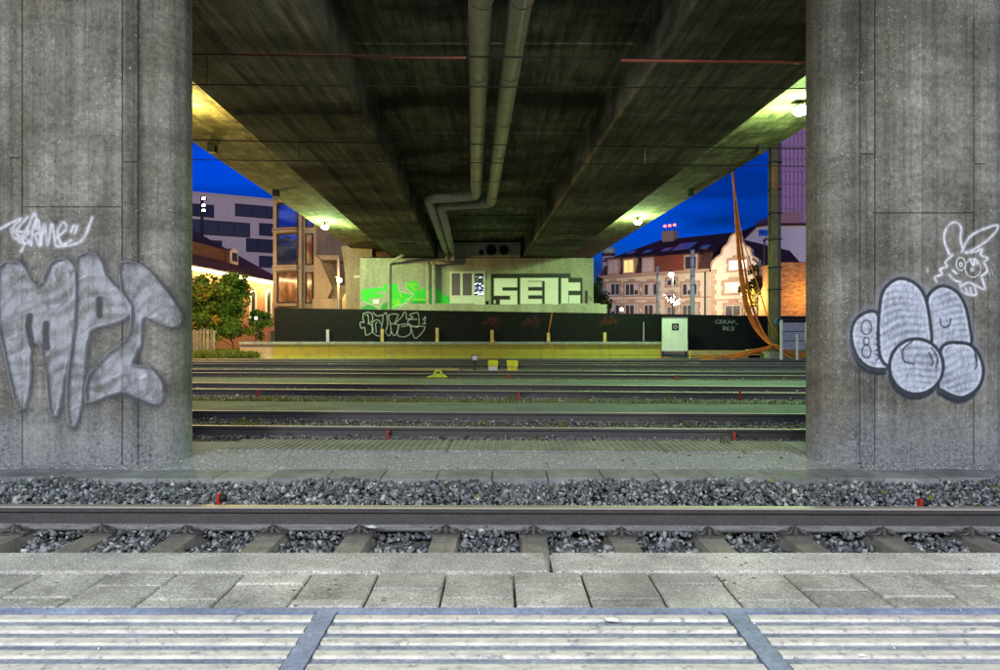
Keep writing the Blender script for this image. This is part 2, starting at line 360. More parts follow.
M['lampglow'] = glow('lamp_glass', (.84,1,.62), 170)
M['warmglow'] = glow('warm_bulb', (1,.78,.38), 45)
M['orangeglow'] = glow('orange_lamp', (1,.52,.10), 50)
M['whiteglow'] = glow('white_lamp', (1,.85,.62), 60)
M['redglow'] = glow('red_beacon', (1,.05,.03), 14)
def paint_mat(name, nscale=18, rough=.6, lo=.30, hi=.62, worn=.35):
    g = G(name); a = g.n('Attribute', attribute_name='paint')
    c = g.mix(1.0, a.outputs['Color'], g.ramp(g.noise(nscale, 5, .65), [(.3,.78),(.7,1.12)]), 'MULTIPLY')
    wear = g.ramp(g.noise(1, 8, .78, g.pos((nscale, nscale, nscale*.45))), [(lo, 1-worn), (hi, 1.0)])
    al = g.math('MULTIPLY', a.outputs['Alpha'], wear)
    g.col(c, rough); t = g.n('BsdfTransparent'); ms = g.n('MixShader'); g.l(al, ms.inputs[0]); g.l(t.outputs[0], ms.inputs[1]); g.l(g.b.outputs[0], ms.inputs[2])
    g.l(ms.outputs[0], g.out.inputs[0]); return g.m
M['spray'] = paint_mat('spray_paint', 26, .6, .36, .56, .5); M['spray_worn'] = paint_mat('worn_spray_paint', 9, .7, .38, .54, .75); M['spray_solid'] = paint_mat('fresh_spray_paint', 20, .55, .3, .5, .15)

# ------------------------------------------------------------------ lamps
def point(name, loc, power, color, parent=None, radius=.1):
    d = bpy.data.lights.new(name, 'POINT'); d.energy = power; d.color = color; d.shadow_soft_size = radius
    o = bpy.data.objects.new(name, d); COL.objects.link(o); o.location = Vector(loc)-(WL[parent] if parent else Vector())
    if parent: o.parent = parent
    return o

# ------------------------------------------------------------------ ground
tag(MB().add([(-600,-60,-.24),(600,-60,-.24),(600,1200,-.24),(-600,1200,-.24)], [(0,1,2,3)]).build('ground', M['ground']), kind='structure')

# near platform -----------------------------------------------------------------
PT = .54                                # platform height over rail top
ED = 2.02
plat = empty('platform', (0, 0, 0), kind='structure')
MB().box(-9, 9, -5, ED-.02, -.24, PT-.05).build('platform_core', M['joint'], plat)
x0 = X(548, ED)-8.0
for i in range(9):
    xx = x0+2.0*i
    o = MB().cbox((0,0,0), 1.990, .172, .30, .012).build('edge_slab', M['edge'], plat); o.location = (xx+1.0, ED-.086, PT-.30)
xp = X(58, 1.62)-.196*22
k = 0
for i in range(56):
    xc = xp+.196*i
    if abs(xc) > 4.6: continue
    f = [.35,.78,.40,.72,.5,.8][(i*5) % 6]; a, b = ED-.176, 1.612
    ym = b+(a-b)*(1-f)
    for (ya, yb) in ((b, ym), (ym, a)):
        o = MB().cbox((0,0,0), .190, yb-ya-.005, .07, .004).build('paver', M['paver'], plat)
        o.location = (xc+.098, (ya+yb)/2, PT-.07+random.uniform(-.0025,.0025)); o.rotation_euler = (random.uniform(-.006,.006), random.uniform(-.006,.006), random.uniform(-.008,.008))
# border band and tactile plates
MB().box(-9, 9, 1.586, 1.609, PT-.05, PT+.001).build('border_strip', M['tape'], plat)
px0 = X(327, 1.586)
for i in range(-4, 6):
    xa = px0+i*1.022+.026; xb = px0+(i+1)*1.022-.026
    pl = MB().box(xa, xb, .62, 1.584, PT-.05, PT-.005).build('tactile_plate', M['tactile'], plat)
    for r in range(16):
        yc = 1.556-.0575*r
        MB().prism([(xa+.002,yc-.0145,PT-.0052),(xa+.002,yc+.0145,PT-.0052),(xa+.002,yc+.0115,PT+.001),(xa+.002,yc-.0115,PT+.001)], (xb-xa-.004,0,0)).build('ridge', M['ridge'], pl)
    MB().box(px0+i*1.022-.024, px0+i*1.022+.024, .62, 1.5855, PT-.05, PT+.002).build('joint_cover', M['tape'], plat)
MB().box(-9, 9, -5, .618, PT-.05, PT).build('platform_paving', M['paver'], plat)
# litter on the platform
for (px, py, s, nm, lb, c, mt) in ((612, 621, .022, 'paper_scrap', 'small white paper scrap lying on the ridged tactile plate', 'litter', 'white'),
                                   (372, 527, .05, 'crumpled_paper', 'crumpled white paper caught by the near rail foot', 'litter', 'white'),
                                   (862, 656, .012, 'paper_scrap', 'tiny pale scrap near the lower right platform corner', 'litter', 'white')):
    if py > 560: c0 = Vector((X(px, F*(CZ-PT)/(py-HY)), F*(CZ-PT)/(py-HY), PT+.002))
    else: c0 = P(px, py, 4.36)
    vs = []
    m_ = MB(); n_ = 7
    vs = [(c0.x+s*math.cos(a)*random.uniform(.6,1.2), c0.y+s*.7*math.sin(a)*random.uniform(.6,1.2), c0.z+random.uniform(0,s*.15)) for a in [2*math.pi*q/n_ for q in range(n_)]]
    vs += [(c0.x, c0.y, c0.z+s*.3)]
    m_.add(vs, [(q, (q+1) % n_, n_) for q in range(n_)]+[tuple(range(n_-1,-1,-1))])
    tag(m_.build(nm, M[mt]), lb, c)

# ------------------------------------------------------------------ tracks
RAILP = [(-.07,-.159),(.07,-.159),(.07,-.148),(.012,-.128),(.009,-.055),(.034,-.038),(.036,-.010),(.030,-.002),(.018,0),(-.018,0),(-.030,-.002),(-.036,-.010),(-.034,-.038),(-.009,-.055),(-.012,-.128),(-.07,-.148)]
def rail_mesh(L):
    n = len(RAILP); vs = [(x, y, z) for x in (-L, L) for (y, z) in RAILP]
    return vs, [(i, i+n, (i+1) % n+n, (i+1) % n) for i in range(n)]+[tuple(range(n)), tuple(range(2*n-1,n-1,-1))]
me_cache = {}
def shared(name, key, mb, mat, parent, loc, rz=0):
    if key not in me_cache:
        me = bpy.data.meshes.new(name); m = mb(); me.from_pydata(m.v, [], m.f); me.materials.append(mat); me_cache[key] = me
    o = bpy.data.objects.new(name, me_cache[key]); COL.objects.link(o); o.parent = parent; o.location = loc; o.rotation_euler = (0,0,rz)
    WL[o] = Vector(); return o
def sleeper_mb():
    m = MB(); hw, tw = .13, .085
    for (ya, yb) in ((-1.28, 1.28),):
        m.add([(-hw,ya,-.20),(hw,ya,-.20),(hw,yb,-.20),(-hw,yb,-.20),(-tw,ya+.02,0),(tw,ya+.02,0),(tw,yb-.02,0),(-tw,yb-.02,0)],
              [(3,2,1,0),(4,5,6,7),(0,1,5,4),(1,2,6,5),(2,3,7,6),(3,0,4,7)])
    return m
def clip_mb(side):
    m = MB(); m.box(-.10,.10, -.055*side-.05, -.055*side+.05, 0, .016)
    ys = -side
    W = [(-.065,ys*.02,.03),(-.075,ys*.05,.018),(-.055,ys*.085,.025),(-.03,ys*.075,.04),(-.022,ys*.03,.045),(0,ys*.015,.045),(.022,ys*.03,.045),(.03,ys*.075,.04),(.055,ys*.085,.025),(.075,ys*.05,.018),(.065,ys*.02,.03)]
    m.tube([tuple(p) for p in smooth_curve([(a*1.1,b,c) for a,b,c in W], 3)], .009, 6)
    m.lathe([(.018,0.0),(.018,.034),(.012,.038),(.012,.055)], (0, ys*.055, .012), 6)
    return m
def railway(label, yc, slope, nsl, wood, L=70, spacing=.6, x_off=0, clips=False, gz=-.0):
    ang = math.atan(slope)
    t = empty('railway_track', (0, yc, 0), label, 'railway track', 'railway tracks', rz=ang); WL[t] = Vector()
    for s in (-1, 1):
        def mk():
            m = MB(); v, f = rail_mesh(L); m.add(v, f); return m
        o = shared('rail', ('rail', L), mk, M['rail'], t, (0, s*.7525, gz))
    for i in range(-nsl, nsl+1):
        xx = x_off+i*spacing
        sl = shared('sleeper', 'sleeper' if not wood else 'wsleeper', sleeper_mb, M['wood_sleeper' if wood else 'sleeper'], t, (xx, random.uniform(-.02,.02), gz-.166), random.uniform(-.01,.01))
        if clips:
            for sd, yy, key in ((1, .7525-.075, 'clipf'), (-1, .7525+.075, 'clipb')):
                shared('rail_clip', key, (lambda s_=sd: clip_mb(s_)), M['clip'], sl, (0, yy, 0))
    return t
railway('railway track with shiny rail directly beside the near platform edge', 3.715, -.0095, 12, False, x_off=.222, clips=True)
railway('brown railway track just behind the two bridge piers', 8.87, -.042, 14, True, spacing=.6, x_off=.33)
railway('railway track in the middle, between the two asphalt walkways', 13.75, -.07, 16, True)
railway('railway track beside the yellow-green derailer', 18.7, -.07, 16, True)
railway('railway track running next to the two yellow trackside boxes', 23.6, -.06, 18, True)
railway('farthest railway track along the foot of the yellow boards', 27.0, .025, 18, True)

# ------------------------------------------------------------------ stones (too many to count)
def stone_protos(n, npts=9):
    out = []
    for i in range(n):
        bm = bmesh.new()
        for k in range(npts):
            v = Vector(RNG.normal(size=3)).normalized()*random.uniform(.75,1.1); bm.verts.new((v.x, v.y*random.uniform(.7,1), v.z*.62))
        r = bmesh.ops.convex_hull(bm, input=bm.verts)
        bmesh.ops.delete(bm, geom=[e for e in r['geom_interior'] if isinstance(e, bmesh.types.BMVert)], context='VERTS')
        bmesh.ops.triangulate(bm, faces=bm.faces)
        bm.verts.ensure_lookup_table(); bm.verts.index_update()
        out.append((np.array([v.co[:] for v in bm.verts]), np.array([[v.index for v in f.verts] for f in bm.faces]))); bm.free()
    return out
PROTO = stone_protos(14); PROTO_S = stone_protos(8, 6)
def stones(name, pts, smin, smax, mat, protos=PROTO, skew=1.0, parent=None):
    V, Fc, T = [], [], []; n = 0
    for p in pts:
        v, f = protos[random.randrange(len(protos))]
        a = RNG.normal(size=(3,3)); q, _ = np.linalg.qr(a)
        s = smin+(smax-smin)*random.random()**1.6
        V.append((v@q.T)*s*np.array([random.uniform(.8,1.25)]*3)+np.array(p)); Fc.append(f+n); n += len(v)
        T.append(np.full(len(v), random.random()**skew))
    V = np.concatenate(V); Fc = np.concatenate(Fc); T = np.concatenate(T)
    me = bpy.data.meshes.new(name); me.vertices.add(len(V)); me.vertices.foreach_set('co', V.ravel())
    me.loops.add(len(Fc)*3); me.loops.foreach_set('vertex_index', Fc.ravel()); me.polygons.add(len(Fc))
    me.polygons.foreach_set('loop_start', np.arange(0, len(Fc)*3, 3)); me.update(calc_edges=True); me.validate()
    at = me.attributes.new('tone', 'FLOAT', 'POINT'); at.data.foreach_set('value', T)
    me.materials.append(mat); o = bpy.data.objects.new(name, me); COL.objects.link(o); o['kind'] = 'stuff'
    if parent: o.parent = parent
    return o
pts = []
def hn(x, y): return .018*math.sin(x*2.1+y*3)+.015*math.sin(x*5.3-y*4.1+1)
for _ in range(20000):
    x, y = random.uniform(-6.6,6.6), random.uniform(4.36,5.66)
    z = -.165+.055*min(1, max(0, (y-4.6)/.5))+hn(x, y)+random.uniform(-.03,.015)
    if y < 4.60 and z > -.15: z = -.17
    pts.append((x, y, z))
for _ in range(16500):
    x, y = random.uniform(-5.6,5.6), random.uniform(3.2,4.62)
    d = abs(((x-.222+.3) % .6)-.3)
    if d < .105: continue
    pts.append((x, y, -.215+hn(x, y)*.8+random.uniform(-.03,.02)-(.02 if abs(y-4.45) < .12 else 0)))
tag(stones('ballast', pts, .017, .039, M['stone'], skew=1.15), 'grey crushed stone ballast around the near track', None, kind='stuff')
pts = []
for _ in range(8500):
    x = random.uniform(-5.6,5.6); y = random.uniform(7.62, 10.1)-.042*x
    pts.append((x, y, -.135+random.uniform(-.03,.03)))
for _ in range(7000):
    x = random.uniform(-9,9); y = random.uniform(11.6, 15.4)-.07*x
    pts.append((x, y, -.13+random.uniform(-.03,.03)))
for _ in range(9000):
    x = random.uniform(-14,14); y = random.uniform(16.8, 29.6)-.05*x
    pts.append((x, y, -.13+random.uniform(-.03,.03)))
stones('ballast', pts, .018, .042, M['stone_dark'], PROTO_S, 1.2)
# grit strip beneath the piers
tag(MB().add([(-9,5.98,-.098),(9,5.98,-.098),(9,7.62,-.098),(-9,7.62,-.098)], [(0,1,2,3)]).build('grit_strip', M['grit_base']), kind='structure')
pts = [(random.uniform(-6,6), random.uniform(6.02,6.98), -.094+random.uniform(-.006,.006)) for _ in range(16000)]
pts += [(random.uniform(-6,6), 6.02+abs(random.gauss(0,.09)), -.09) for _ in range(3000)]
stones('grit', pts, .004, .013, M['gravel'], PROTO_S, .9)

# grit and dirt blown over the platform
pts = [(random.uniform(-2.6,2.6), ED-.176+random.gauss(0,.012), PT+.001) for _ in range(260)]
pts += [(random.uniform(-2.6,2.6), 1.606+random.gauss(0,.010), PT+.002) for _ in range(160)]
pts += [(random.uniform(-2.6,2.6), random.uniform(1.2,2.0), PT+.001) for _ in range(240)]
stones('grit', pts, .0015, .0055, M['gravel'], PROTO_S, 1.3)
# cable duct covers (kerb)
kerb = empty('kerb', (0,0,0), kind='structure')
MB().box(-9, 9, 5.66, 5.99, -.3, -.115).build('kerb_core', M['joint'], kerb)
xk = X(492.2, 5.75)-.5*20
for i in range(40):
    xx = xk+.5*i
    if abs(xx) > 7: continue
    o = shared('slab', 'kslab', lambda: MB().cbox((0,0,0), .492, .37, .09, .008), M['kerb'], kerb, (xx+.25, 5.815+random.uniform(-.008,.008), -.165+random.uniform(-.006,.006)), random.uniform(-.012,.012))
    o.rotation_euler.x = random.uniform(-.012,.012)
# ribbed crossing mats between the piers
mats = empty('ribbed_walkway', (0,0,0), kind='structure')
def mat_mb(w_):
    m = MB(); m.box(-w_/2, w_/2, -.33, .33, -.06, 0)
    n = int(w_/.075)
    for i in range(n):
        x = -w_/2+(i+.5)*w_/n; m.box(x-.016, x+.016, -.328, .328, 0, .010)
    return m
xm = X(449, 7.25)
for a, b in ((xm-2.55, xm-.012), (xm+.012, xm+2.4), (xm+2.424, X(790,7.3))):
    w_ = b-a
    shared('ribbed_mat', ('rm', round(w_,3)), lambda: mat_mb(w_), M['ribbed'], mats, ((a+b)/2, 7.27-.02*(a+b)/2, -.082), -.02)
# asphalt walkways between the tracks
for nm, lab, y0, y1, sl in (('walkway', None, 9.83, 11.0, -.05), ('walkway', None, 14.75, 16.3, -.07)):
    o = MB().add([(-40,y0+40*-sl,-.02),(40,y0+40*sl,-.02),(40,y1+40*sl,-.02),(-40,y1+40*-sl,-.02),(-40,y0+40*-sl,-.2),(40,y0+40*sl,-.2),(40,y1+40*sl,-.2),(-40,y1+40*-sl,-.2)],
                 [(0,1,2,3),(4,5,1,0),(2,6,7,3)]).build(nm, M['asphalt']); tag(o, kind='structure')

for ya, yb, sl in ((7.63,10.3,-.042),(11.0,14.8,-.07),(16.3,31.5,-.05)):
    o = MB().add([(-40,ya+40*-sl,-.152),(40,ya+40*sl,-.152),(40,yb+40*sl,-.152),(-40,yb+40*-sl,-.152)], [(0,1,2,3)]).build('track_bed', M['ground']); tag(o, kind='structure')
# leaves / grass ------------------------------------------------------------------
def leaf_mesh(name, centers, size, mat, parent=None, up=False, tones=None):
    n = len(centers); C = np.array(centers)
    d = RNG.normal(size=(n,3)); d /= np.linalg.norm(d, axis=1)[:,None]
    if up: d = d*np.array([.35,.35,.1])+np.array([0,0,1]); d /= np.linalg.norm(d, axis=1)[:,None]
    e = np.cross(d, RNG.normal(size=(n,3))); e /= np.linalg.norm(e, axis=1)[:,None]
    s = (size*RNG.uniform(.6,1.3,n))[:,None]; wd = .12 if up else .45
    V = np.stack([C, C+d*s*.5+e*s*wd, C+d*s, C+d*s*.5-e*s*wd], 1).reshape(-1,3)
    Fc = np.arange(n*4).reshape(n,4)
    off = WL.get(parent, Vector()) if parent else Vector()
    V -= np.array(off)
    me = bpy.data.meshes.new(name); me.vertices.add(n*4); me.vertices.foreach_set('co', V.ravel())
    me.loops.add(n*4); me.loops.foreach_set('vertex_index', Fc.ravel()); me.polygons.add(n); me.polygons.foreach_set('loop_start', np.arange(0,n*4,4)); me.update(calc_edges=True)
    t = RNG.uniform(0,1,n) if tones is None else np.array(tones)
    at = me.attributes.new('tone', 'FLOAT', 'POINT'); at.data.foreach_set('value', np.repeat(t,4))
    me.materials.append(mat); o = bpy.data.objects.new(name, me); COL.objects.link(o)
    if parent: o.parent = parent
    return o
def crown_points(c, r, n, clumps=22, seed=0):
    rg = np.random.default_rng(seed); out = []; tn = []
    for k in range(clumps):
        d = rg.normal(size=3); d /= np.linalg.norm(d); q = np.array(c)+d*np.array(r)*rg.uniform(.25,1.08); cr = np.array(r)*rg.uniform(.11,.34); base = rg.uniform(0,.75)
        m = n//clumps; dd = rg.normal(size=(m,3)); dd /= np.linalg.norm(dd,axis=1)[:,None]
        pp = q+dd*cr*(rg.uniform(0,1,(m,1))**.45); out.append(pp); tn.append(np.clip(base+rg.normal(0,.16,m),0,1))
    return np.concatenate(out), np.concatenate(tn)
def tree(name, label, cat, base, c, r, n, leaf, mat, trunk_r=.09, clumps=22, seed=0, group=None, limbs=6):
    t = empty(name, base, label, cat, group); m = MB(); b = Vector(base); cc = Vector(c)
    m.tube([b, b.lerp(cc,.5)+Vector((.05,.03,0)), cc], [trunk_r, trunk_r*.8, trunk_r*.4], 8)
    rg = random.Random(seed)
    for k in range(limbs):
        a = b.lerp(cc, rg.uniform(.35,.85)); e = cc+Vector((rg.uniform(-1,1)*r[0]*.8, rg.uniform(-1,1)*r[1]*.8, rg.uniform(-.3,.9)*r[2]))
        m.tube([a, a.lerp(e,.5)+Vector((0,0,.1*r[2])), e], [trunk_r*.45, trunk_r*.3, trunk_r*.1], 5)
    m.build('trunk', M['bark'], t)
    pp, tn = crown_points(c, r, n, clumps, seed); leaf_mesh('crown', pp, leaf, mat, t, tones=tn); return t

# weeds along the track edges
pp = []
for _ in range(2600):
    x = random.uniform(-9,9); pp.append((x, 11.25-.06*x+random.gauss(0,.12), -.10))
for _ in range(1500):
    x = random.uniform(-12,12); pp.append((x, 16.6-.07*x+random.gauss(0,.15), -.10))
for _ in range(70):
    cx, cy = random.uniform(-11,11), random.choice((7.75, 8.9, 9.7, 12.3, 13.8, 17.2, 18.7, 20.5, 22))+random.gauss(0,.15)
    for k in range(14): pp.append((cx+random.gauss(0,.05), cy-.05*cx+random.gauss(0,.05), -.13))
tag(leaf_mesh('weeds', pp, .10, M['grass'], up=True), kind='stuff')
pp = [(random.uniform(-8,8), random.uniform(4.7,22), 0) for _ in range(420)]
pp = [(x*(.5+y/22), y, (-.09 if y < 7.6 else -.095)+random.uniform(0,.02)) for x, y, z in pp]
tag(leaf_mesh('fallen_leaves', pp, .05, M['leaf_autumn']), kind='stuff')
pp = []
for _ in range(13000):
    x = random.uniform(-20,-11.6); pp.append((x, random.uniform(29.2,34), -.12))
tag(leaf_mesh('grass', pp, .34, M['grass'], up=True), kind='stuff')
tag(MB().add([(-40,29.4,-.13),(-11.5,29.4,-.13),(-11.5,60,-.13),(-40,60,-.13)],[(0,1,2,3)]).build('grass_verge', plain('verge_soil',(.07,.075,.02),.95,var=.5,scale=4)), kind='structure')

# ------------------------------------------------------------------ bridge
BX0, BS = .37, -.043                     # bridge axis x = BX0 + BS*y
GB, SB, EB = CZ+4.1, CZ+5.0, CZ+5.0       # soffit heights: girder, slab, cantilever edge
YA, YB = -14.0, 44.0
def ax(y): return BX0+BS*y
bridge = empty('road_bridge', (ax(YB), YB, 0), 'soot stained concrete road bridge crossing over all the tracks', 'bridge')
def along(prof, ya=YA, yb=YB):           # profile of (offset, z) swept along the bridge axis
    n = len(prof); m = MB()
    a = [(ax(ya)+o, ya, z) for o, z in prof]; b = [(ax(yb)+o, yb, z) for o, z in prof]
    m.add(a+b, [tuple(range(n)), tuple(range(2*n-1,n-1,-1))]+[((i+1)%n, i, i+n, (i+1)%n+n) for i in range(n)])
    bm = bmesh.new(); 
    vs = [bm.verts.new(v) for v in m.v]
    for f in m.f: bm.faces.new([vs[i] for i in f])
    bmesh.ops.recalc_face_normals(bm, faces=bm.faces); m2 = MB(); bm.verts.index_update()
    m2.v = [v.co[:] for v in bm.verts]; m2.f = [tuple(v.index for v in f.verts) for f in bm.faces]; bm.free(); return m2
for s in (-1, 1):
    along([(s*2.44,GB),(s*4.99,GB),(s*4.99,SB+.02),(s*2.44,SB+.02)]).build('girder', M['soffit'], bridge)
    along([(s*4.985,SB-.42),(s*5.6,SB-.10),(s*7.83,EB),(s*7.83,EB+.55),(s*4.985,EB+.55)]).build('cantilever', M['deckside'], bridge)
along([(-4.98,SB+.022),(4.98,SB+.022),(4.98,SB+.4),(-4.98,SB+.4)]).build('deck_slab', M['soffit'], bridge)
for s in (-1, 1):
    along([(s*7.5,EB+.552),(s*7.83,EB+.552),(s*7.83,EB+1.4),(s*7.5,EB+1.4)]).build('parapet', M['deckside'], bridge)
    for y in (12.0, 20.5, 28.0):          # shallow construction joints under the girders
        m = MB(); m.box(ax(y)+s*2.5 if s>0 else ax(y)-4.93, ax(y)+4.93 if s>0 else ax(y)-2.5, y, y+.035, GB-.006, GB+.01); m.build('construction_joint', M['soffit'], bridge)
for y in (11.0, 16.0, 22.0, 27.5, 32.0):
    MB().box(ax(y)-2.43, ax(y)+2.43, y, y+.05, SB-.012, SB+.03).build('slab_joint', M['soffit'], bridge)
for s in (-1, 1):
    for o_ in (3.25, 4.1): along([(s*o_-.012,GB-.006),(s*o_+.012,GB-.006),(s*o_+.012,GB+.01),(s*o_-.012,GB+.01)], yb=35.2).build('board_seam', M['soffit'], bridge)
for px, py in ((406.5,243.5),(571.5,240)):
    z = F*4.1/(HY-py); c = P(px, py, z); MB().box(c.x-.42, c.x+.42, c.y-.25, c.y+.25, GB-.012, GB+.05).build('drain_slot', M['hole'], bridge)
for s, px in ((1,0.0),(-1,0.0)):         # small brackets along the cantilever edge
    for y in (9.5, 17.0, 22.5):
        x = ax(y)+s*7.4; MB().box(x-.10, x+.10, y-.1, y+.1, EB-.22, EB-.01).build('edge_bracket', M['steel_dark'], bridge)

# bridge lamps
def bridge_lamp(y, off, label, color, power):
    x = ax(y)+off; z = EB-.22
    t = empty('bridge_lamp', (x, y, z), label, 'lamp', 'lamps under the bridge edges')
    MB().box(x-.04, x+.04, y-.04, y+.04, z+.08, EB+.02).build('stem', M['steel_dark'], t)
    o = MB().box(x-.15, x+.15, y-.13, y+.13, z+.01, z+.08).build('housing', M['galv'], t); bevel(o, .02, 2)
    MB().lathe([(.03,-.13),(.11,-.11),(.16,-.05),(.165,.005),(.12,.008)], (x,y,z), 16).build('globe', M['lampglow'], t, smooth=True)
    d = bpy.data.lights.new('bulb', 'SPOT'); d.energy = power; d.color = color; d.spot_size = R(178); d.spot_blend = .1; d.shadow_soft_size = .12
    o = bpy.data.objects.new('bulb', d); COL.objects.link(o); o.location = (0, 0, -.16); o.parent = t
    point('scatter', (x, y, z-.32), power*.55, color, t, .2)
LG = (.60,1,.36); LY = (1,.70,.13)
bridge_lamp(13.64, 6.72, 'glaring lamp under the bridge edge touching the right pier', LG, 1050)
bridge_lamp(27.8, 6.9, 'glaring lamp under the bridge edge above the turret house', LG, 1500)
bridge_lamp(13.64, -6.72, 'glaring lamp half hidden behind the left pier', LY, 700)
bridge_lamp(29.1, -7.2, 'glaring lamp under the bridge edge beside the tan building', LG, 1500)

# platform luminaires over the near platform, behind the viewpoint
def luminaire(x, label, k=1.0):
    t = empty('platform_luminaire', (x, -2.6, 4.3), label, 'lamp', 'luminaires above the near platform')
    MB().box(x-.75, x+.75, -2.7, -2.5, 4.3, 4.42).build('housing', M['galv'], t)
    MB().box(x-.02, x+.02, -2.62, -2.58, 4.42, GB+.9).build('hanger', M['galv'], t)
    d = bpy.data.lights.new('tube', 'AREA'); d.shape = 'RECTANGLE'; d.size = 1.4; d.size_y = .35; d.energy = 440*k; d.color = (.95,.985,1)
    o = bpy.data.objects.new('tube', d); COL.objects.link(o); o.parent = t; o.location = (0, .14, -.02); o.rotation_euler = (R(62), 0, 0)
luminaire(-5.2, 'platform luminaire above the near platform, in front of the left pier', 1.35)
luminaire(0.2, 'platform luminaire above the near platform, between the two piers', .7)
luminaire(5.6, 'platform luminaire above the near platform, in front of the right pier')

# ------------------------------------------------------------------ piers
PF, PR = 6.30, .34
class Paint:
    def __init__(s, x0, y0, x1, y1, step=1.0):
        s.xs = np.arange(x0, x1+step*.5, step); s.ys = np.arange(y0, y1+step*.5, step)
        s.gx, s.gy = np.meshgrid(s.xs, s.ys); s.c = np.zeros(s.gx.shape+(3,)); s.a = np.zeros(s.gx.shape)
    def over(s, al, col):
        al = np.clip(al, 0, 1); na = al+s.a*(1-al); k = np.where(na > 1e-6, al/np.maximum(na,1e-6), 0)[...,None]
        s.c = s.c*(1-k)+np.array(col)*k; s.a = na
    def dist(s, pts):
        d = np.full(s.gx.shape, 1e9)
        for (ax_, ay), (bx, by) in zip(pts[:-1], pts[1:]):
            dx, dy = bx-ax_, by-ay; L = dx*dx+dy*dy+1e-9
            t = np.clip(((s.gx-ax_)*dx+(s.gy-ay)*dy)/L, 0, 1); d = np.minimum(d, np.hypot(s.gx-ax_-t*dx, s.gy-ay-t*dy))
        return d
    def inside(s, pts):
        r = np.zeros(s.gx.shape, bool)
        for (ax_, ay), (bx, by) in zip(pts, pts[1:]+pts[:1]):
            c = (ay > s.gy) != (by > s.gy); r ^= c & (s.gx < (bx-ax_)*(s.gy-ay)/(by-ay+1e-12)+ax_)
        return r
    def stroke(s, pts, wd, col, al=1.0, soft=.8, mask=None):
        f = al*np.clip((wd/2+soft/2-s.dist(pts))/soft, 0, 1); s.over(f if mask is None else f*mask, col)
    def fill(s, pts, col, al=1.0, soft=.8, tex=None):
        pts = [tuple(p) for p in pts]; d = s.dist(pts+pts[:1]); d = np.where(s.inside(pts), -d, d)
        f = al*np.clip((soft/2-d)/soft, 0, 1)
        s.over(f if tex is None else f*tex, col)
    def stripes(s, ang, per, lo):            # spray hatching
        u = s.gx*math.cos(ang)+s.gy*math.sin(ang); v = -s.gx*math.sin(ang)+s.gy*math.cos(ang)
        t = .5+.5*np.sin(2*math.pi*(u/per+.35*np.sin(v*.11)+.3*np.sin(u*.07+v*.05))); m = .5+.5*np.sin(v*.09+u*.05+1)
        return lo+(1-lo)*np.clip(t+.6*m,0,1)
    def build(s, name, surf, mat, parent, label=None):
        h, w_ = s.gx.shape; keep = s.a > .012
        q = keep[:-1,:-1]|keep[1:,:-1]|keep[:-1,1:]|keep[1:,1:]
        idx = -np.ones((h,w_), int); use = np.zeros((h,w_), bool)
        use[:-1,:-1] |= q; use[1:,:-1] |= q; use[:-1,1:] |= q; use[1:,1:] |= q
        ii = np.argwhere(use); idx[use] = np.arange(len(ii))
        off = WL[parent]
        V = [tuple(Vector(surf(s.gx[i,j], s.gy[i,j]))-off) for i, j in ii]
        fs = [(idx[i+1,j], idx[i+1,j+1], idx[i,j+1], idx[i,j]) for i, j in np.argwhere(q)]
        me = bpy.data.meshes.new(name); me.from_pydata(V, [], fs)
        at = me.attributes.new('paint', 'FLOAT_COLOR', 'POINT'); rgba = np.concatenate([s.c[use], s.a[use][:,None]], 1).astype(np.float32)
        at.data.foreach_set('color', rgba.ravel()); me.materials.append(mat)
        o = bpy.data.objects.new(name, me); COL.objects.link(o); o.parent = parent; WL[o] = off
        if label: o['label'] = label
        return o
def pier(x0, x1, label, panels):
    c0, c1 = x0+PR, x1-PR
    t = empty('bridge_pier', ((x0+x1)/2, PF+PR, -.12), label, 'pier', 'concrete piers carrying the bridge')
    out = []
    for k in range(25):
        a = -math.pi/2+math.pi*k/24; out.append((c1+PR*math.cos(a), PF+PR+PR*math.sin(a)))
    for k in range(25):
        a = math.pi/2+math.pi*k/24; out.append((c0+PR*math.cos(a), PF+PR+PR*math.sin(a)))
    n = len(out); m = MB(); zs = [-.3, 2.0, 4.0, GB+.0]
    # body, with its flat front set back so that the formwork panels stand proud
    def bk(p): return (p[0], p[1]+.02 if (p[1] < PF+.001 and c0-.01 < p[0] < c1+.01) else p[1])
    o2 = [bk(p) for p in out]
    vs = [(x, y, z) for z in zs for x, y in o2]
    fs = [(j*n+i, j*n+(i+1)%n, (j+1)*n+(i+1)%n, (j+1)*n+i) for j in range(3) for i in range(n)]+[tuple(3*n+i for i in range(n))]
    b = m.add(vs, fs).build('body', M['pier'], t, smooth=True)
    for p in b.data.polygons:
        if abs(p.normal.y) > .999 or abs(p.normal.z) > .9: p.use_smooth = False
    for (a, b_, za, zb) in panels:
        d = random.uniform(-.003,.002)
        o = MB().box(a+.005, b_-.005, PF+d, PF+.03, za+.004, zb-.004).build('formwork_panel', M['pier'], t); bevel(o, .004)
    return t, (c0, c1)
def zf(py): return Z(py, PF)
def panel_set(g0, g1, g2, g3, ym, ys, ys2):
    return [(g0,g1,-.28,zf(ys)),(g0,g1,zf(ys),GB-.002),(g1,g2,-.28,zf(ym)),(g1,g2,zf(ym),GB-.002),(g2,g3,-.28,zf(ys2)),(g2,g3,zf(ys2),GB-.002)]
pl, plc = pier(-5.26, -3.28, 'bridge pier with the faded three-letter silver graffiti and small tag', panel_set(-4.92,-4.78,-3.78,-3.62,207,158,162))
pr, prc = pier(3.26, 5.22, 'bridge pier with pale bubble graffiti and a rabbit doodle', panel_set(3.60,3.75,4.74,4.88,213,154,164))
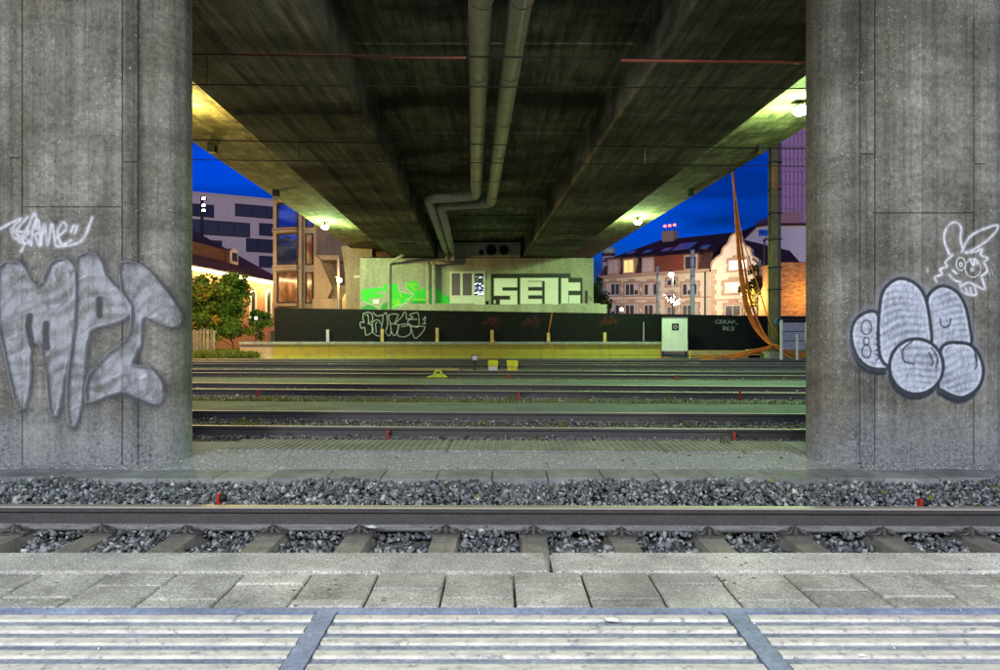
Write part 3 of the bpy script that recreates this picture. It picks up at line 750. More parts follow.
def surf_pier(cc):
    def f(px, py):
        d = np.array([(px-500)/F, 1.0]); x = d[0]*PF
        if cc[0] <= x <= cc[1]: return (x, PF-.006, Z(py, PF))
        cx = cc[0] if x < cc[0] else cc[1]; cy = PF+PR; r = PR+.006
        A = d@d; B = -2*(d[0]*cx+d[1]*cy); C = cx*cx+cy*cy-r*r; D = B*B-4*A*C
        t = (-B-math.sqrt(D))/(2*A) if D > 0 else -B/(2*A)
        return (d[0]*t, t, Z(py, t))
    return f
# left pier graffiti
def tr(ox, oy, s): return lambda pts: [(ox+x/s, oy+y/s) for x, y in pts]
T = tr(0, 190, 2.575)
g = Paint(0, 205, 190, 432)
Ms = T([(0,205),(40,188),(62,195),(85,235),(100,250),(115,240),(135,195),(165,180),(195,200),(197,290),(187,400),(167,500),(150,582),(135,570),(128,500),(118,440),(110,400),(85,400),(82,480),(70,560),(50,560),(30,480),(12,400),(0,340)])
Ps = T([(205,175),(255,170),(275,220),(310,260),(345,300),(330,330),(280,350),(235,365),(222,450),(212,560),(195,612),(180,580),(182,480),(197,360),(202,270)])
Es = T([(318,190),(365,195),(400,225),(465,310),(467,345),(440,355),(385,330),(368,335),(365,400),(340,450),(390,460),(420,500),(420,545),(395,552),(320,520),(240,548),(228,540),(235,480),(290,420),(330,390),(345,340),(340,300),(320,260)])
sil = (.50,.53,.60); dk = (.10,.105,.12)
for s_ in (Ms, Ps, Es): s_[:] = [tuple(p) for p in smooth_curve(s_, 2, True)]
halo = g.stripes(.4, 37, .5)
for s_ in (Ms, Ps, Es): g.stroke(s_+s_[:1], 9, (.09,.095,.11), .45, 6)
for s_ in (Ms, Ps, Es): g.fill(s_, sil, .60, 2.5, g.stripes(1.05, 17, .30))
rg = random.Random(11)
for s_ in (Ms, Ps, Es):
    mk = g.inside(s_); xs_ = [p[0] for p in s_]; ys_ = [p[1] for p in s_]
    for k in range(42):
        cx, cy = rg.uniform(min(xs_), max(xs_)), rg.uniform(min(ys_), max(ys_)); ln = rg.uniform(4,16); an = rg.uniform(-.75,-.35)
        dk_ = rg.random() < .6; g.stroke([(cx,cy),(cx+ln*math.cos(an),cy+ln*math.sin(an))], rg.uniform(.8,2.6), (.12,.125,.14) if dk_ else (.70,.73,.80), rg.uniform(.25,.6), 1.4, mk)
for s_ in (Ms, Ps, Es): g.stroke(s_+s_[:1], 3.4, (.07,.073,.08), .7, 1.8)
for s_ in (Ms, Ps, Es): g.stroke([(x-3.0, y-1.6) for x, y in s_], 1.0, (.62,.65,.70), .30, .9)
for hole in ([(78,325),(74,350),(84,400)],[(120,345),(118,370),(122,405)],[(257,282),(257,322)]):
    g.stroke(T(hole), 7, (.06,.06,.065), .95, 1.5)
for a, b in (((0,215),(60,210)),((0,270),(90,200)),((20,330),(170,270)),((100,450),(185,400)),((240,450),(330,400)),((250,510),(340,470)),((380,470),(410,540)),((330,480),(350,530)),((360,230),(395,260)),((135,500),(120,430))):
    g.stroke(T([a, b]), 3.4, (.17,.17,.18), .5, 3.5)
g.stroke(T([(150,200),(143,215),(148,235),(160,232)]), 1.1, (.08,.08,.09), .8); g.stroke(T([(178,205),(183,225),(188,205)]), 1.0, (.08,.08,.09), .7)
g.build('graffiti', surf_pier(plc), M['spray_worn'], pl, 'faded silver graffiti letters with smoky dark outlines')
g = Paint(0, 205, 100, 256, .5); wt = (.62,.64,.70)
for s_ in ([(0,100),(30,85),(55,75),(35,100),(62,135),(56,158)],[(72,70),(45,105),(78,108),(50,132),(78,136),(60,120)],[(82,142),(86,100),(100,78),(104,142),(92,115),(112,112)],[(106,142),(116,88),(124,142),(134,88),(144,142)],[(148,122),(172,100),(164,84),(150,108),(160,140),(184,130)],[(184,108),(190,94)],[(194,110),(200,94)],[(150,146),(210,132),(238,72)],[(30,100),(40,125),(66,110),(90,60),(95,100)]):
    q = [tuple(p) for p in smooth_curve(T(s_), 5)]; g.stroke(q, 5.0, wt, .35, 3); g.stroke(q, 2.5, wt, .9, 1.2)
g.build('graffiti_tag', surf_pier(plc), M['spray'], pl, 'white handwritten tag on the left pier')
# right pier graffiti
T = tr(830, 200, 3.047)
g = Paint(846, 272, 990, 406, .6)
def sm(p): return [tuple(q) for q in smooth_curve(T(p), 5, True)]
A_ = sm([(150,330),(160,280),(190,247),(225,240),(265,260),(290,300),(305,380),(306,440),(270,470),(225,490),(175,505),(150,470),(146,400)])
B_ = sm([(294,315),(310,277),(345,262),(385,280),(410,320),(424,380),(428,440),(380,470),(320,470),(306,420)])
C_ = sm([(65,420),(75,370),(110,342),(146,350),(150,440),(175,500),(168,515),(120,510),(85,480)])
D_ = sm([(262+82*math.cos(a), 507+84*math.sin(a)) for a in np.linspace(0, 2*math.pi, 14)[:-1]])
E_ = sm([(338,452),(390,434),(440,452),(466,515),(450,572),(400,602),(345,582),(328,560)])
navy = (.022,.028,.045); pale = (.50,.55,.66)
for s_ in (C_, A_, B_, E_, D_): g.stroke(s_+s_[:1], 10, (.40,.45,.56), .30, 6)
for s_ in (C_, D_, E_): g.fill([(x-1.5, y+6) for x, y in s_], navy, .95, 2)
for s_ in (B_, A_): g.fill([(x-1.0, y+2) for x, y in s_], navy, .9, 2)
for s_ in (C_, B_, A_, E_, D_):
    g.fill(s_, (.16,.19,.25), .85, 1.5); g.fill(s_, pale, .97, 1.5, g.stripes(1.42, 7, .35))
    g.stroke([(x*.94+.06*np.mean([p[0] for p in s_]), y*.94+.06*np.mean([p[1] for p in s_])) for x, y in s_], 4.0, (.70,.75,.86), .8, 3.5); g.stroke(s_+s_[:1], 3.6, navy, .97, 1.0)
for s_ in ([(334,362),(338,382),(352,388),(364,378),(366,362)],[(382,438),(420,440),(440,462),(446,490)],[(308,450),(326,480),(322,510)],[(300,465),(312,490),(308,505)],[(255,500),(225,490),(222,455),(250,430)],[(440,470),(446,500),(440,515)]):
    g.stroke([tuple(q) for q in smooth_curve(T(s_), 4)], 1.7, navy, .9, .8)
for cy, rr in ((388,22),(430,12),(462,20)):
    g.stroke([T([(110+rr*.7*math.cos(a), cy+rr*math.sin(a))])[0] for a in np.linspace(0,2*math.pi,13)], 1.6, navy, .85, .8)
for cy in (405, 440, 470): g.stroke(T([(140,cy),(152,cy+8),(140,cy+18)]), 2, navy, .8)
g.build('graffiti', surf_pier(prc), M['spray'], pr, 'pale blue-white bubble graffiti with navy outlines')
g = Paint(918, 214, 1000, 300, .5)
for s_ in ([(362,165),(346,120),(356,82),(380,68),(398,85),(396,120),(404,150)],[(400,158),(425,112),(470,88),(512,78),(492,112),(445,146),(415,160)],[(372,168),(350,190),(356,202),(334,212),(340,226),(318,236),(324,250)],
           [(412,160),(440,158),(462,150),(458,168),(480,178),(468,190),(478,215),(460,232)],[(362,228),(378,245),(395,250)],[(372,215),(384,224)],[(395,250),(398,275),(420,288),(444,288),(440,262),(470,272),(462,240)],[(400,262),(420,252),(446,262)],[(412,270),(418,284)],[(426,268),(430,286)],[(425,180),(436,200),(440,180),(448,196)]):
    q = [tuple(p) for p in smooth_curve(T(s_), 4)]; g.stroke(q, 4.4, wt, .35, 2.5); g.stroke(q, 2.1, (.72,.74,.80), .95, .8)
for cx, cy, r1, r2 in ((397,195,14,20),(434,208,24,28),(397,197,4,6),(432,212,5,4)):
    g.stroke([T([(cx+r1*math.cos(a), cy+r2*math.sin(a))])[0] for a in np.linspace(0,2*math.pi,15)], 1.4, (.68,.70,.76), .9, .8)
for s_ in ([(484,222),(487,232)],[(493,220),(496,230)],[(290,208),(302,220)],[(290,220),(302,208)],[(296,204),(296,224)]): g.stroke(T(s_), .9, wt, .7)
g.build('graffiti_doodle', surf_pier(prc), M['spray'], pr, 'white line doodle of a rabbit face')

# ------------------------------------------------------------------ pipes under the deck
def pipe_run(label, off, off2, ybend, r, zc, vpx):
    pts = [(ax(YA+1)+off, YA+1, zc)]
    t = empty('insulated_pipe', (ax(ybend)+off, ybend, zc), label, 'pipe', 'insulated pipes under the bridge deck')
    a = Vector((ax(YA+1)+off, YA+1, zc)); b = Vector((ax(ybend)+off, ybend, zc)); c = Vector((ax(ybend+.5)+off2, ybend+.5, zc)); d = Vector((ax(34.4)+off2, 34.4, zc))
    MB().tube([a, b-Vector((0,.35,0))], r, 20).build('pipe_section', M['pipe'], t, smooth=True)
    rb = []
    for p0, p1, p2 in ((b-Vector((0,.35,0)), b, b+(c-b).normalized()*.35), (c-(c-b).normalized()*.35, c, c+Vector((-.015,.35,0)))):
        for k in range(7):
            q = k/6; rb.append(p0.lerp(p1,q).lerp(p1.lerp(p2,q),q))
    MB().tube(rb, r*.98, 20).build('bend', M['pipe'], t, smooth=True)
    MB().tube([c+Vector((-.015,.35,0)), d], r*.95, 20).build('pipe_section', M['pipe'], t, smooth=True)
    y = 8.2
    while y < ybend-.4:
        MB().tube([(ax(y)+off,y,zc),(ax(y+.035)+off,y+.035,zc)], r*1.05, 20).build('collar', M['pipe_dark'] if int(y*10)%3 else M['galv'], t)
        MB().box(ax(y)+off-.02, ax(y)+off+.02, y-.02, y+.02, zc+r*.9, SB+.02).build('hanger', M['galv'], t); y += 2.4
    for q in range(4):
        y = 24+q*2.8; MB().tube([(ax(y)+off2,y,zc),(ax(y+.04)+off2,y+.04,zc)], r*1.03, 18).build('collar', M['galv'], t)
    e1 = Vector(d); e2 = Vector((d.x+.03, 35.0, zc-.25)); e3 = Vector((d.x+.03, 35.05, Z(262,35)))
    hx = X(vpx, 35.05); pts = smooth_curve([e1, e1+Vector((0,.3,-.05)), e2, e3+Vector((0,0,.25)), e3, ], 4)
    MB().tube([tuple(p) for p in pts], r*.62, 12).build('riser', M['pipe'], t, smooth=True)
    MB().tube([tuple(e3), (hx+.15, 35.05, Z(263,35))], r*.62, 12).build('cross_piece', M['pipe'], t, smooth=True)
    MB().tube([(hx, 35.05, Z(262,35)), (hx, 35.05, 0)], r*.72, 12).build('down_pipe', M['pipe'], t, smooth=True)
PZ = CZ+4.35
pipe_run('grey insulated pipe on the outer side, bending first towards the left girder', -.26, -1.85, 20.4, .165, PZ, 428)
pipe_run('grey insulated pipe nearer the middle, bending behind the other pipe', .27, -1.50, 21.6, .165, PZ, 434)

# ------------------------------------------------------------------ overhead wires
def wire(label, pts, r, mat='wire', cat='overhead wire', droppers=(), red=()):
    t = empty('catenary_wire', pts[0], label, cat, 'overhead wires')
    MB().tube(pts, r, 6).build('wire', M[mat], t)
    for a, b in droppers: MB().tube([a, b], .006, 5).build('dropper', M['wire'], t)
    for a, b in red: MB().tube([a, b], r*2.0, 8).build('insulator', M['redwire'], t)
z2, z3 = 8.75, 12.7
wire('upper overhead wire with red insulator rods over the brown track', [P(-150,51,z2-.2), P(500,57,z2), P(1150,65,z2+.2)], .011, droppers=[(P(207,53.5,z2), P(207,83,z2)), (P(709,60,z2), P(709,88,z2))],
     red=[(P(240,54.5,z2), P(466,57.6,z2)), (P(621,60.5,z2), P(830,62.5,z2))])
wire('contact wire over the brown track just behind the piers', [P(-150,82,z2), P(500,87,z2), P(1150,90,z2)], .009)
wire('upper overhead wire over the middle track between the walkways', [P(-150,134,z3), P(300,142,z3), P(785,148.5,z3), P(1150,152,z3)], .012, droppers=[(P(299,142,z3), P(299,159,z3)), (P(645,147,z3), P(645,164,z3))])
wire('contact wire over the middle track between the walkways', [P(-150,156,z3), P(400,162,z3), P(1150,170,z3)], .009)

# ------------------------------------------------------------------ far platform edge, hoarding
ZP = 30.5
fp = empty('far_platform', (0, ZP, 0), kind='structure')
xl, xr = X(240,ZP), X(690,ZP)
MB().box(xl, X(273,ZP)-.004, ZP, ZP+.5, -.24, Z(345.5,ZP)).build('end_block', M['tan'], fp)
xs = X(273,ZP)
while xs < X(660,ZP)-.1:
    xe = min(xs+2.72, X(661,ZP))
    for (za, zb) in ((-.24, .05), (.05, .33), (.33, Z(344.3,ZP))):
        MB().box(xs+.006, xe-.006, ZP+random.uniform(-.008,.008), ZP+.12, za+.004, zb-.004).build('board', M['yellow'], fp)
    xs = xe
MB().box(X(240,ZP), X(661,ZP), ZP-.12, ZP+.4, Z(344.2,ZP), Z(341.8,ZP)).build('coping', M['kerb'], fp)
for a, b, y in ((690,760,350),(748,812,349)):
    MB().box(X(a,29.6), X(b,29.6), 29.6, 29.8, -.24, Z(y+5,29.6)).build('board', M['yellow'], fp)
    MB().box(X(a,29.6), X(b,29.6), 29.5, 29.9, Z(y+5,29.6)+.003, Z(y+.5,29.6)).build('beam', M['wood'], fp)
hoard = empty('hoarding', (0, ZP+.15, Z(342,ZP)), 'long black board hoarding with outlined graffiti along the far platform', 'hoarding')
def htop(px): return 307.8+(px-273)/(770-273)*8
pxs = [273]
while pxs[-1] < 862: pxs.append(pxs[-1]+52)
for a, b in zip(pxs[:-1], pxs[1:]):
    y = ZP+.15+random.uniform(-.012,.012); za = Z(342,ZP) if a < 640 else -.1
    m = MB().prism([(X(a,ZP)+.003,y,za+.003),(X(b,ZP)-.003,y,za+.003),(X(b,ZP)-.003,y,Z(htop(b),ZP)),(X(a,ZP)+.003,y,Z(htop(a),ZP))], (0,.03,0)); m.build('panel', M['hoarding'], hoard)
    MB().box(X(b,ZP)-.1, X(b,ZP)+.1, ZP+.20, ZP+.26, za+.003, Z(htop(b),ZP)-.05).build('added_gap_backing', M['hoarding'], hoard)  # unseen backing, added to stop light leaking through the panel gaps
MB().box(X(272,ZP)-.12, X(272,ZP), ZP+.1, ZP+.25, Z(342,ZP), Z(331,ZP)).build('post', M['steel_dark'], hoard)
for px, mt, h in ((327.5,'galv',329.5),(382,'wood',329),(437,'wood',328),(492,'wood',330),(548.5,'wood',333),(605,'wood',332.5)):
    MB().box(X(px-1.5,ZP), X(px+1.5,ZP), ZP+.02, ZP+.10, Z(342,ZP)+.01, Z(h,ZP)).build('stake', M[mt], hoard)
MB().box(X(643.6,ZP), X(644.6,ZP), ZP+.09, ZP+.12, Z(341,ZP), Z(322,ZP)).build('strip', M['galv'], hoard)
def surf_h(px, py): return (X(px,ZP), ZP+.125, Z(py,ZP))
g = Paint(356, 308, 430, 342, .4); T = tr(340, 290, 7.14); oc = (.42,.48,.50)
for s_ in ([(162,168),(200,158),(228,178),(226,222),(196,238),(224,252),(232,285),(208,314),(180,320),(172,268),(150,274),(138,244),(148,228),(168,232),(160,200),(162,168)],[(180,180),(196,178),(200,228)],
           [(234,160),(262,186),(300,180),(300,230),(292,270),(300,318),(268,328),(232,304),(226,250),(240,220),(270,214),(288,240)],[(256,302),(250,248),(260,232)],
           [(306,176),(328,164),(336,250),(322,300),(346,328),(362,296),(356,240),(346,178),(410,174),(404,200),(384,240),(362,238)],[(362,296),(384,326),(404,300),(414,250),(388,244)],
           [(392,236),(440,190),(456,156),(470,168),(474,208),(520,196),(494,180),(516,168),(556,166),(560,256),(530,262),(486,240),(490,212),(548,210)],
           [(418,250),(470,242),(500,262),(500,310),(460,334),(414,328),(408,300),(418,250)],[(436,262),(480,254)],[(502,262),(606,264),(540,346),(512,300),(502,262)],[(584,240),(612,240)],[(590,214),(608,190),(600,240)]):
    g.stroke([tuple(p) for p in smooth_curve(T(s_), 3)], .75, oc, .85, .7)
g.build('graffiti', surf_h, M['spray'], hoard, 'thin white outline graffiti letters on the black hoarding')
g = Paint(712, 316, 745, 334, .4); T = tr(690, 320, 8.33)
for s_ in ([(245,0),(222,4),(220,26),(248,28)],[(278,2),(258,2),(258,28),(280,28)],[(258,14),(274,14)],[(290,0),(290,30)],[(312,2),(290,16),(314,30)],[(322,30),(336,2),(350,30)],[(328,18),(344,18)],[(360,32),(360,4),(382,6),(382,18),(360,20)],[(390,36),(408,36)],
           [(284,84),(284,54),(304,56),(304,68),(284,70),(306,84)],[(334,56),(316,58),(316,84),(336,84)],[(316,70),(332,70)],[(378,58),(352,58),(352,70),(374,72),(372,86),(344,86)]):
    g.stroke(T(s_), .6, (.33,.37,.38), .7, .7)
g.build('graffiti_tag', surf_h, M['spray'], hoard, 'faint pale tag at the right end of the hoarding')
rg = random.Random(3)
for cx, lab in ((492,'faint red scribble on the hoarding nearest its looped cord'),(531,'faint red scribble in the middle of the hoarding'),(609,'faint red scribble on the hoarding nearest the white board')):
    g = Paint(cx-12, 312, cx+12, 334, .8); g.stroke([(cx-8,323),(cx+8,321)], 4, (.10,.02,.016), .25, 4)
    for k in range(9):
        a = (cx+rg.uniform(-8,8), 322+rg.uniform(-5,5)); g.stroke([a, (a[0]+rg.uniform(-4,4), a[1]+rg.uniform(-3,3))], .9, (.16,.025,.02), .35, 1.2)
    g.stroke([(cx-8,325),(cx-3,318),(cx,325),(cx+4,317),(cx+8,324)], .9, (.16,.025,.02), .25, 1.2)
    g.build('graffiti_scribble', surf_h, M['spray'], hoard, lab)

# ------------------------------------------------------------------ abutment
ZA = 35.4
ab = empty('bridge_abutment', (X(476,ZA), ZA, 0), 'greenish lit concrete abutment wall with block-letter graffiti and a window', 'abutment')
XL, XR = X(360,ZA), X(593.5,ZA)
rx0, rx1 = X(434.5,ZA), X(523,ZA)
MB().box(XL, XR, ZA, ZA+6, -.2, GB-.06).build('wall', M['abut'], ab)
MB().box(XL+.05, XR-.05, ZA+.12, ZA+5.9, GB-.058, GB-.003).build('bearing_gap', M['hole'], ab)
MB().box(ax(ZA)-2.38, ax(ZA)+2.30, ZA+.1, ZA+1, GB-.002, SB-.06).build('end_wall', M['abut'], ab)
MB().box(ax(ZA)-2.4, ax(ZA)+2.33, ZA+.14, ZA+.9, SB-.058, SB+.018).build('bearing_gap', M['hole'], ab)
for px, py, r in ((481.5,252.5,2.4),(491.5,250,5.2),(504.2,250,4.9)):
    c = P(px, py, ZA+.1); rr = r/F*ZA; m = MB()
    m.tube([(c.x,c.y+.02,c.z),(c.x,c.y-.12,c.z)], rr, 18); m.build('vent', M['hole'], ab)
# horizontal pour joints
for py in (268, 284): MB().box(XL+.01, XR-.01, ZA-.006, ZA+.01, Z(py,ZA), Z(py,ZA)+.03).build('pour_joint', M['abut'], ab)
MB().box(X(403,33.2), X(607,33.2), 33.2, 33.9, 0, Z(304.5,33.2)).build('ledge', M['abut'], ab)
for a, b, h in ((403,430,1.2),(436,474,1.6),(520,552,1.0),(560,600,1.6)):
    MB().box(X(a,33.3), X(b,33.3), 33.25, 33.8, Z(304.5,33.2)+.002, Z(304.5,33.2)+.04*h).build('ledge_rubble', M['abut'], ab)
wx0, wx1 = X(451,ZA), X(484,ZA); wz0, wz1 = Z(296,ZA), Z(273,ZA)
win = MB().box(wx0-.06, wx1+.06, ZA-.05, ZA+.01, wz0-.75, wz0-.03).build('window_panel', M['white'], ab)
wf = MB()
for a, b, c, d in ((wx0-.07,wx0+.05,wz0-.05,wz1+.08),(wx1-.03,wx1+.07,wz0-.05,wz1+.08),(wx0+.05,wx1-.03,wz1-.02,wz1+.08),(wx0+.05,wx1-.03,wz0-.05,wz0+.03)):
    wf.box(a, b, ZA-.07, ZA-.002, c, d)
for px in (461.5, 473.2): wf.box(X(px,ZA)-.07, X(px,ZA)+.07, ZA-.065, ZA-.002, wz0+.03, wz1-.02)
wo = wf.build('window', M['frame'], ab)
for a, b, mt in ((wx0+.05, X(461.5,ZA)-.07, 'glass'), (X(461.5,ZA)+.07, X(473.2,ZA)-.07, 'glass'), (X(473.2,ZA)+.07, wx1-.03, 'blueglass')):
    MB().box(a, b, ZA-.03, ZA-.004, wz0+.03, wz1-.02).build('pane', M[mt], wo)
MB().tube([tuple(p) for p in (P(389,310,ZA-.1), P(389,264,ZA-.1), P(404,254,ZA-1.6))], .09, 10).build('downpipe', M['pipe'], ab)
MB().box(X(375,ZA)-.1, X(379,ZA)+.02, ZA-.05, ZA-.001, Z(304,ZA), Z(299.5,ZA)).build('meter_box', M['galv'], ab)
MB().box(X(486,ZA), X(488.5,ZA), ZA-.04, ZA-.001, Z(306,ZA), Z(301,ZA)).build('slot', M['hole'], ab)
def surf_a(px, py): return (X(px,ZA), ZA-.008, Z(py,ZA))
g = Paint(488, 270, 600, 312, .4); T = tr(470, 230, 6.667); bk = (.02,.024,.018); wh = (.82,.84,.80)
def rect(a, b, c, d): return T([(a,b),(c,b),(c,d),(a,d)])
g.fill(T([(140,292),(670,290),(670,318),(750,320),(750,520),(555,545),(500,545),(140,515)]), bk, .95, .6)
for r_ in ((160,322,315,382),(160,382,215,438),(215,405,315,438),(268,438,315,512),(200,465,315,512),(160,468,170,490),
           (335,320,585,340),(335,320,388,514),(388,345,480,380),(388,405,480,435),(388,460,480,514),(498,320,588,510),(500,505,555,545),
           (608,322,655,520),(655,350,735,405),(660,435,735,520)): g.fill(rect(*r_), wh, .97, .5)
g.fill(rect(766,405,785,492), bk, .9, .5); g.stroke(T([(795,445),(803,470),(812,448)]), .7, (.1,.13,.08), .8)
g.build('graffiti', surf_a, M['spray_solid'], ab, 'large white block letters outlined in black on the abutment')
g = Paint(360, 276, 455, 311, .5); T = tr(360, 240, 7.446); gr = (.02,.58,.03); gd = (.02,.28,.05); lg = (.50,.55,.48)
g.fill(T([(10,380),(90,350),(200,300),(290,330),(350,300),(440,300),(500,340),(560,340),(640,430),(668,505),(10,515)]), lg, .5, 8)
for p_, c in (([(15,380),(60,362),(170,358),(165,380),(110,395),(180,410),(150,430),(60,440),(120,480),(20,450)], gr), ([(170,338),(215,325),(285,335),(290,385),(385,405),(370,450),(280,500),(220,505),(205,400),(185,380)], gr),
              ([(345,318),(430,312),(440,380),(500,340),(520,320),(545,430),(520,495),(440,495),(380,460),(400,400),(352,360)], gr), ([(570,350),(610,400),(660,430),(668,505),(545,505),(550,420)], gr),
              ([(20,500),(80,480),(130,512),(20,516)], gd), ([(160,490),(215,455),(225,515),(160,515)], gd), ([(370,460),(500,460),(500,480),(440,495)], gd)):
    g.fill([tuple(q) for q in smooth_curve(T(p_), 3, True)], c, .95, 1.2)
for s_ in ([(365,330),(415,330)],[(372,345),(400,350)],[(395,365),(420,372)],[(250,450),(262,485)],[(275,440),(280,480)],[(295,455),(292,485)],[(345,440),(370,440)],[(400,440),(480,445)],[(300,400),(310,425)]):
    g.stroke(T(s_), 1.2, (.40,.62,.03), .8, 1)
for s_ in ([(285,330),(290,380),(390,405),(390,415),(300,500)],[(345,320),(340,360),(400,405)],[(230,505),(340,470),(400,500)],[(20,455),(130,500)]): g.stroke(T(s_), .9, (.55,.6,.52), .7, 1)
g.build('graffiti_green', surf_a, M['spray_solid'], ab, 'bright green graffiti on the left of the abutment')

# sign box
zs = 29.9
sg = empty('sign_board', (X(675,zs), zs, -.1), 'white info board on dark legs in front of the hoarding', 'sign')
MB().box(X(662.5,zs), X(687.5,zs), zs, zs+.12, Z(351,zs), Z(317.5,zs)).build('board', M['white'], sg)
MB().box(X(662,zs), X(688.5,zs), zs-.03, zs+.2, Z(317.5,zs)+.002, Z(315.8,zs)).build('cap', M['black'], sg)
for px in (664, 687): MB().box(X(px-.8,zs), X(px+.8,zs), zs+.125, zs+.2, -.2, Z(318,zs)).build('leg', M['steel_dark'], sg)
MB().box(X(664.9,zs), X(686.1,zs), zs+.13, zs+.18, -.1, Z(354,zs)).build('base', plain('blue_grey_base',(.05,.07,.09),.6), sg)
c = P(675.3,327,zs); s_ = 3.5/F*zs
lg_ = MB().box(c.x-s_, c.x+s_, zs-.006, zs-.001, c.z-s_, c.z+s_).build('logo', M['black'], sg)
m = MB(); m.tube([(c.x,zs-.007,c.z),(c.x,zs-.012,c.z)], s_*.6, 16); m.build('logo_disc', M['galv'], lg_)
m = MB(); m.tube([(c.x,zs-.0125,c.z),(c.x,zs-.015,c.z)], s_*.28, 12); m.build('logo_dot', M['steel_dark'], lg_)

# catenary mast
zm = 28.6
ms = empty('catenary_mast', (X(775.5,zm), zm, -.2), 'tall green steel mast standing by the orange cables', 'mast')
a, b = X(770.2,zm), X(781,zm)
MB().box(a, a+.30, zm-.12, zm-.09, -.2, 12).build('flange', M['steel_green'], ms)
MB().box(a+.12, a+.16, zm-.088, zm+.2, -.2, 12).build('web', M['steel_green'], ms)
MB().box(a, a+.30, zm+.202, zm+.23, -.2, 12).build('flange', M['steel_green'], ms)
MB().box(a+.32, b, zm+.0, zm+.18, -.2, 12).build('cable_trunk', M['pipe_dark'], ms)
for py in (163, 190, 214, 240, 268, 290): MB().box(a-.02, b+.02, zm-.14, zm+.25, Z(py,zm), Z(py,zm)+.05).build('band', M['steel_dark'], ms)
for px in (772, 774.4): MB().box(X(px,zm)-.03, X(px,zm)+.03, zm-.16, zm-.125, Z(190,zm), Z(165,zm)).build('orange_lit_slot', plain('orange_light_tint',(.45,.20,.04),.6), ms)  # orange light on the mast slots, put into the strip colour
MB().box(a-.15, b+.2, zm-.25, zm+.35, -.24, .25).build('footing', M['kerb'], ms)

# cables
rg = random.Random(5)
for i in range(12):
    d = i*.75
    pts = [P(732+rg.uniform(-.6,1.2), 168, 26.0), P(735+d*.3, 215, 27.2), P(738+d*.8, 262, 28.0), P(743+d, 300, 28.4), P(752+d*1.2, 325+d*.4, 28.6), P(765+d, 341+d*.6, 28.5)]
    ext = [P(778, 345+d*.5, 28.2), P(792, 351+d, 28.1), P(812, 354+d, 28.0)] if i % 2 else [P(772, 345+d*.3, 28.0), P(752, 350+d*.6, 27.9), P(722, 356+d*.7, 28.0), P(690+d*3, 361, 27.9), P(650+d*6, 361.5, 28.0)]
    if i in (7,8): pts = [P(735, 190, 26.4), P(742, 235, 27.4), P(752+d, 285, 28.0), P(770, 322, 28.3), P(784, 341, 28.4), ]; ext = [P(796, 352, 28.2), P(815, 356, 28.2)]
    lab = ['thinnest leftmost strand of the hanging orange cables', 'orange cable hanging from the bridge, running off behind the right pier'][i % 2]
    o = MB().tube([tuple(p) for p in smooth_curve(pts+ext, 7)], .021 if i not in (7,8) else .018, 6).build('orange_cable', M['cable'], smooth=True)
    if i in (7,8): tag(o, 'slack orange cable swinging out to the right of the hanging bundle', 'cable', 'slack orange cables right of the bundle')
    elif i % 2: tag(o, 'orange cable hanging from the bridge and turning towards the right pier', 'cable', 'orange cables turning to the right pier')
    else: tag(o, 'orange cable hanging from the bridge and turning back towards the white board', 'cable', 'orange cables turning to the white board')
o = MB().tube([tuple(p) for p in smooth_curve([P(552,313,30.4),P(550,325,30.3),P(548,336,30.3),P(551,345,30.2),P(556,352,30.2)],6)], .015, 5).build('orange_cable', M['cable']); tag(o, 'thin orange cord dangling over the hoarding below the block letters', 'cable')
o = MB().tube([tuple(p) for p in smooth_curve([P(492,330,30.3),P(491,342,30.2),P(486,350,30.2),P(485,358,30.1),P(495,357,30.1),P(501,356,30.1),P(496,345,30.2),P(493,338,30.3)],6)], .02, 5).build('orange_cable', M['cable']); tag(o, 'looped orange cord hanging on the yellow boards near the dwarf signal', 'cable')
for i in range(3):
    o = MB().tube([tuple(p) for p in smooth_curve([P(774,322+i,28.2),P(779,318+i*3,28.1),P(783,330+i*3,28.0),P(781,342,28.0),P(790+i*4,344+i*2,27.9)],6)], .02, 5).build('blue_cable', M['bluecable'])
    tag(o, 'blue cable loop tied to the foot of the mast', 'cable', 'blue cables at the mast')
for (cx, cy, lab) in ((655,360.5,'loose coil of orange cable on the ground left of the white board'),(700,358.5,'loose coil of orange cable on the ground right of the white board')):
    q = [P(cx+a*1.2+7*math.cos(a*1.7), cy+1.6*math.sin(a*1.7)-.25*a, 28.3) for a in np.linspace(0,9,40)]
    tag(MB().tube([tuple(p) for p in q], .018, 5).build('orange_cable', M['cable'], smooth=True), lab, 'cable')
# grey barrier by the right pier
zb = 27.6
bt = empty('barrier_fence', (X(795,zb), zb, -.1), 'grey board barrier with pale posts beside the right pier', 'barrier')
for k in range(3):
    MB().box(X(781,zb), X(830,zb), zb, zb+.04, Z(350-k*9.3,zb)+.01, Z(341-k*9.3,zb)-.01).build('board', M['offwhite'] if k == 5 else M['galv'], bt)
for px in (781, 796.5, 812): MB().box(X(px-1,zb), X(px+1,zb), zb-.07, zb-.003, -.2, Z(320 if px != 796.5 else 334,zb)).build('post', M['white'], bt)
MB().box(X(778,zb), X(830,zb), zb-.05, zb+.09, Z(321,zb), Z(318.5,zb)).build('top_rail', M['black'], bt)
MB().box(X(806.5,25), X(809.5,25), 25, 25.1, Z(342,25), Z(322,25)).build('latch_plate', M['white'], bt)

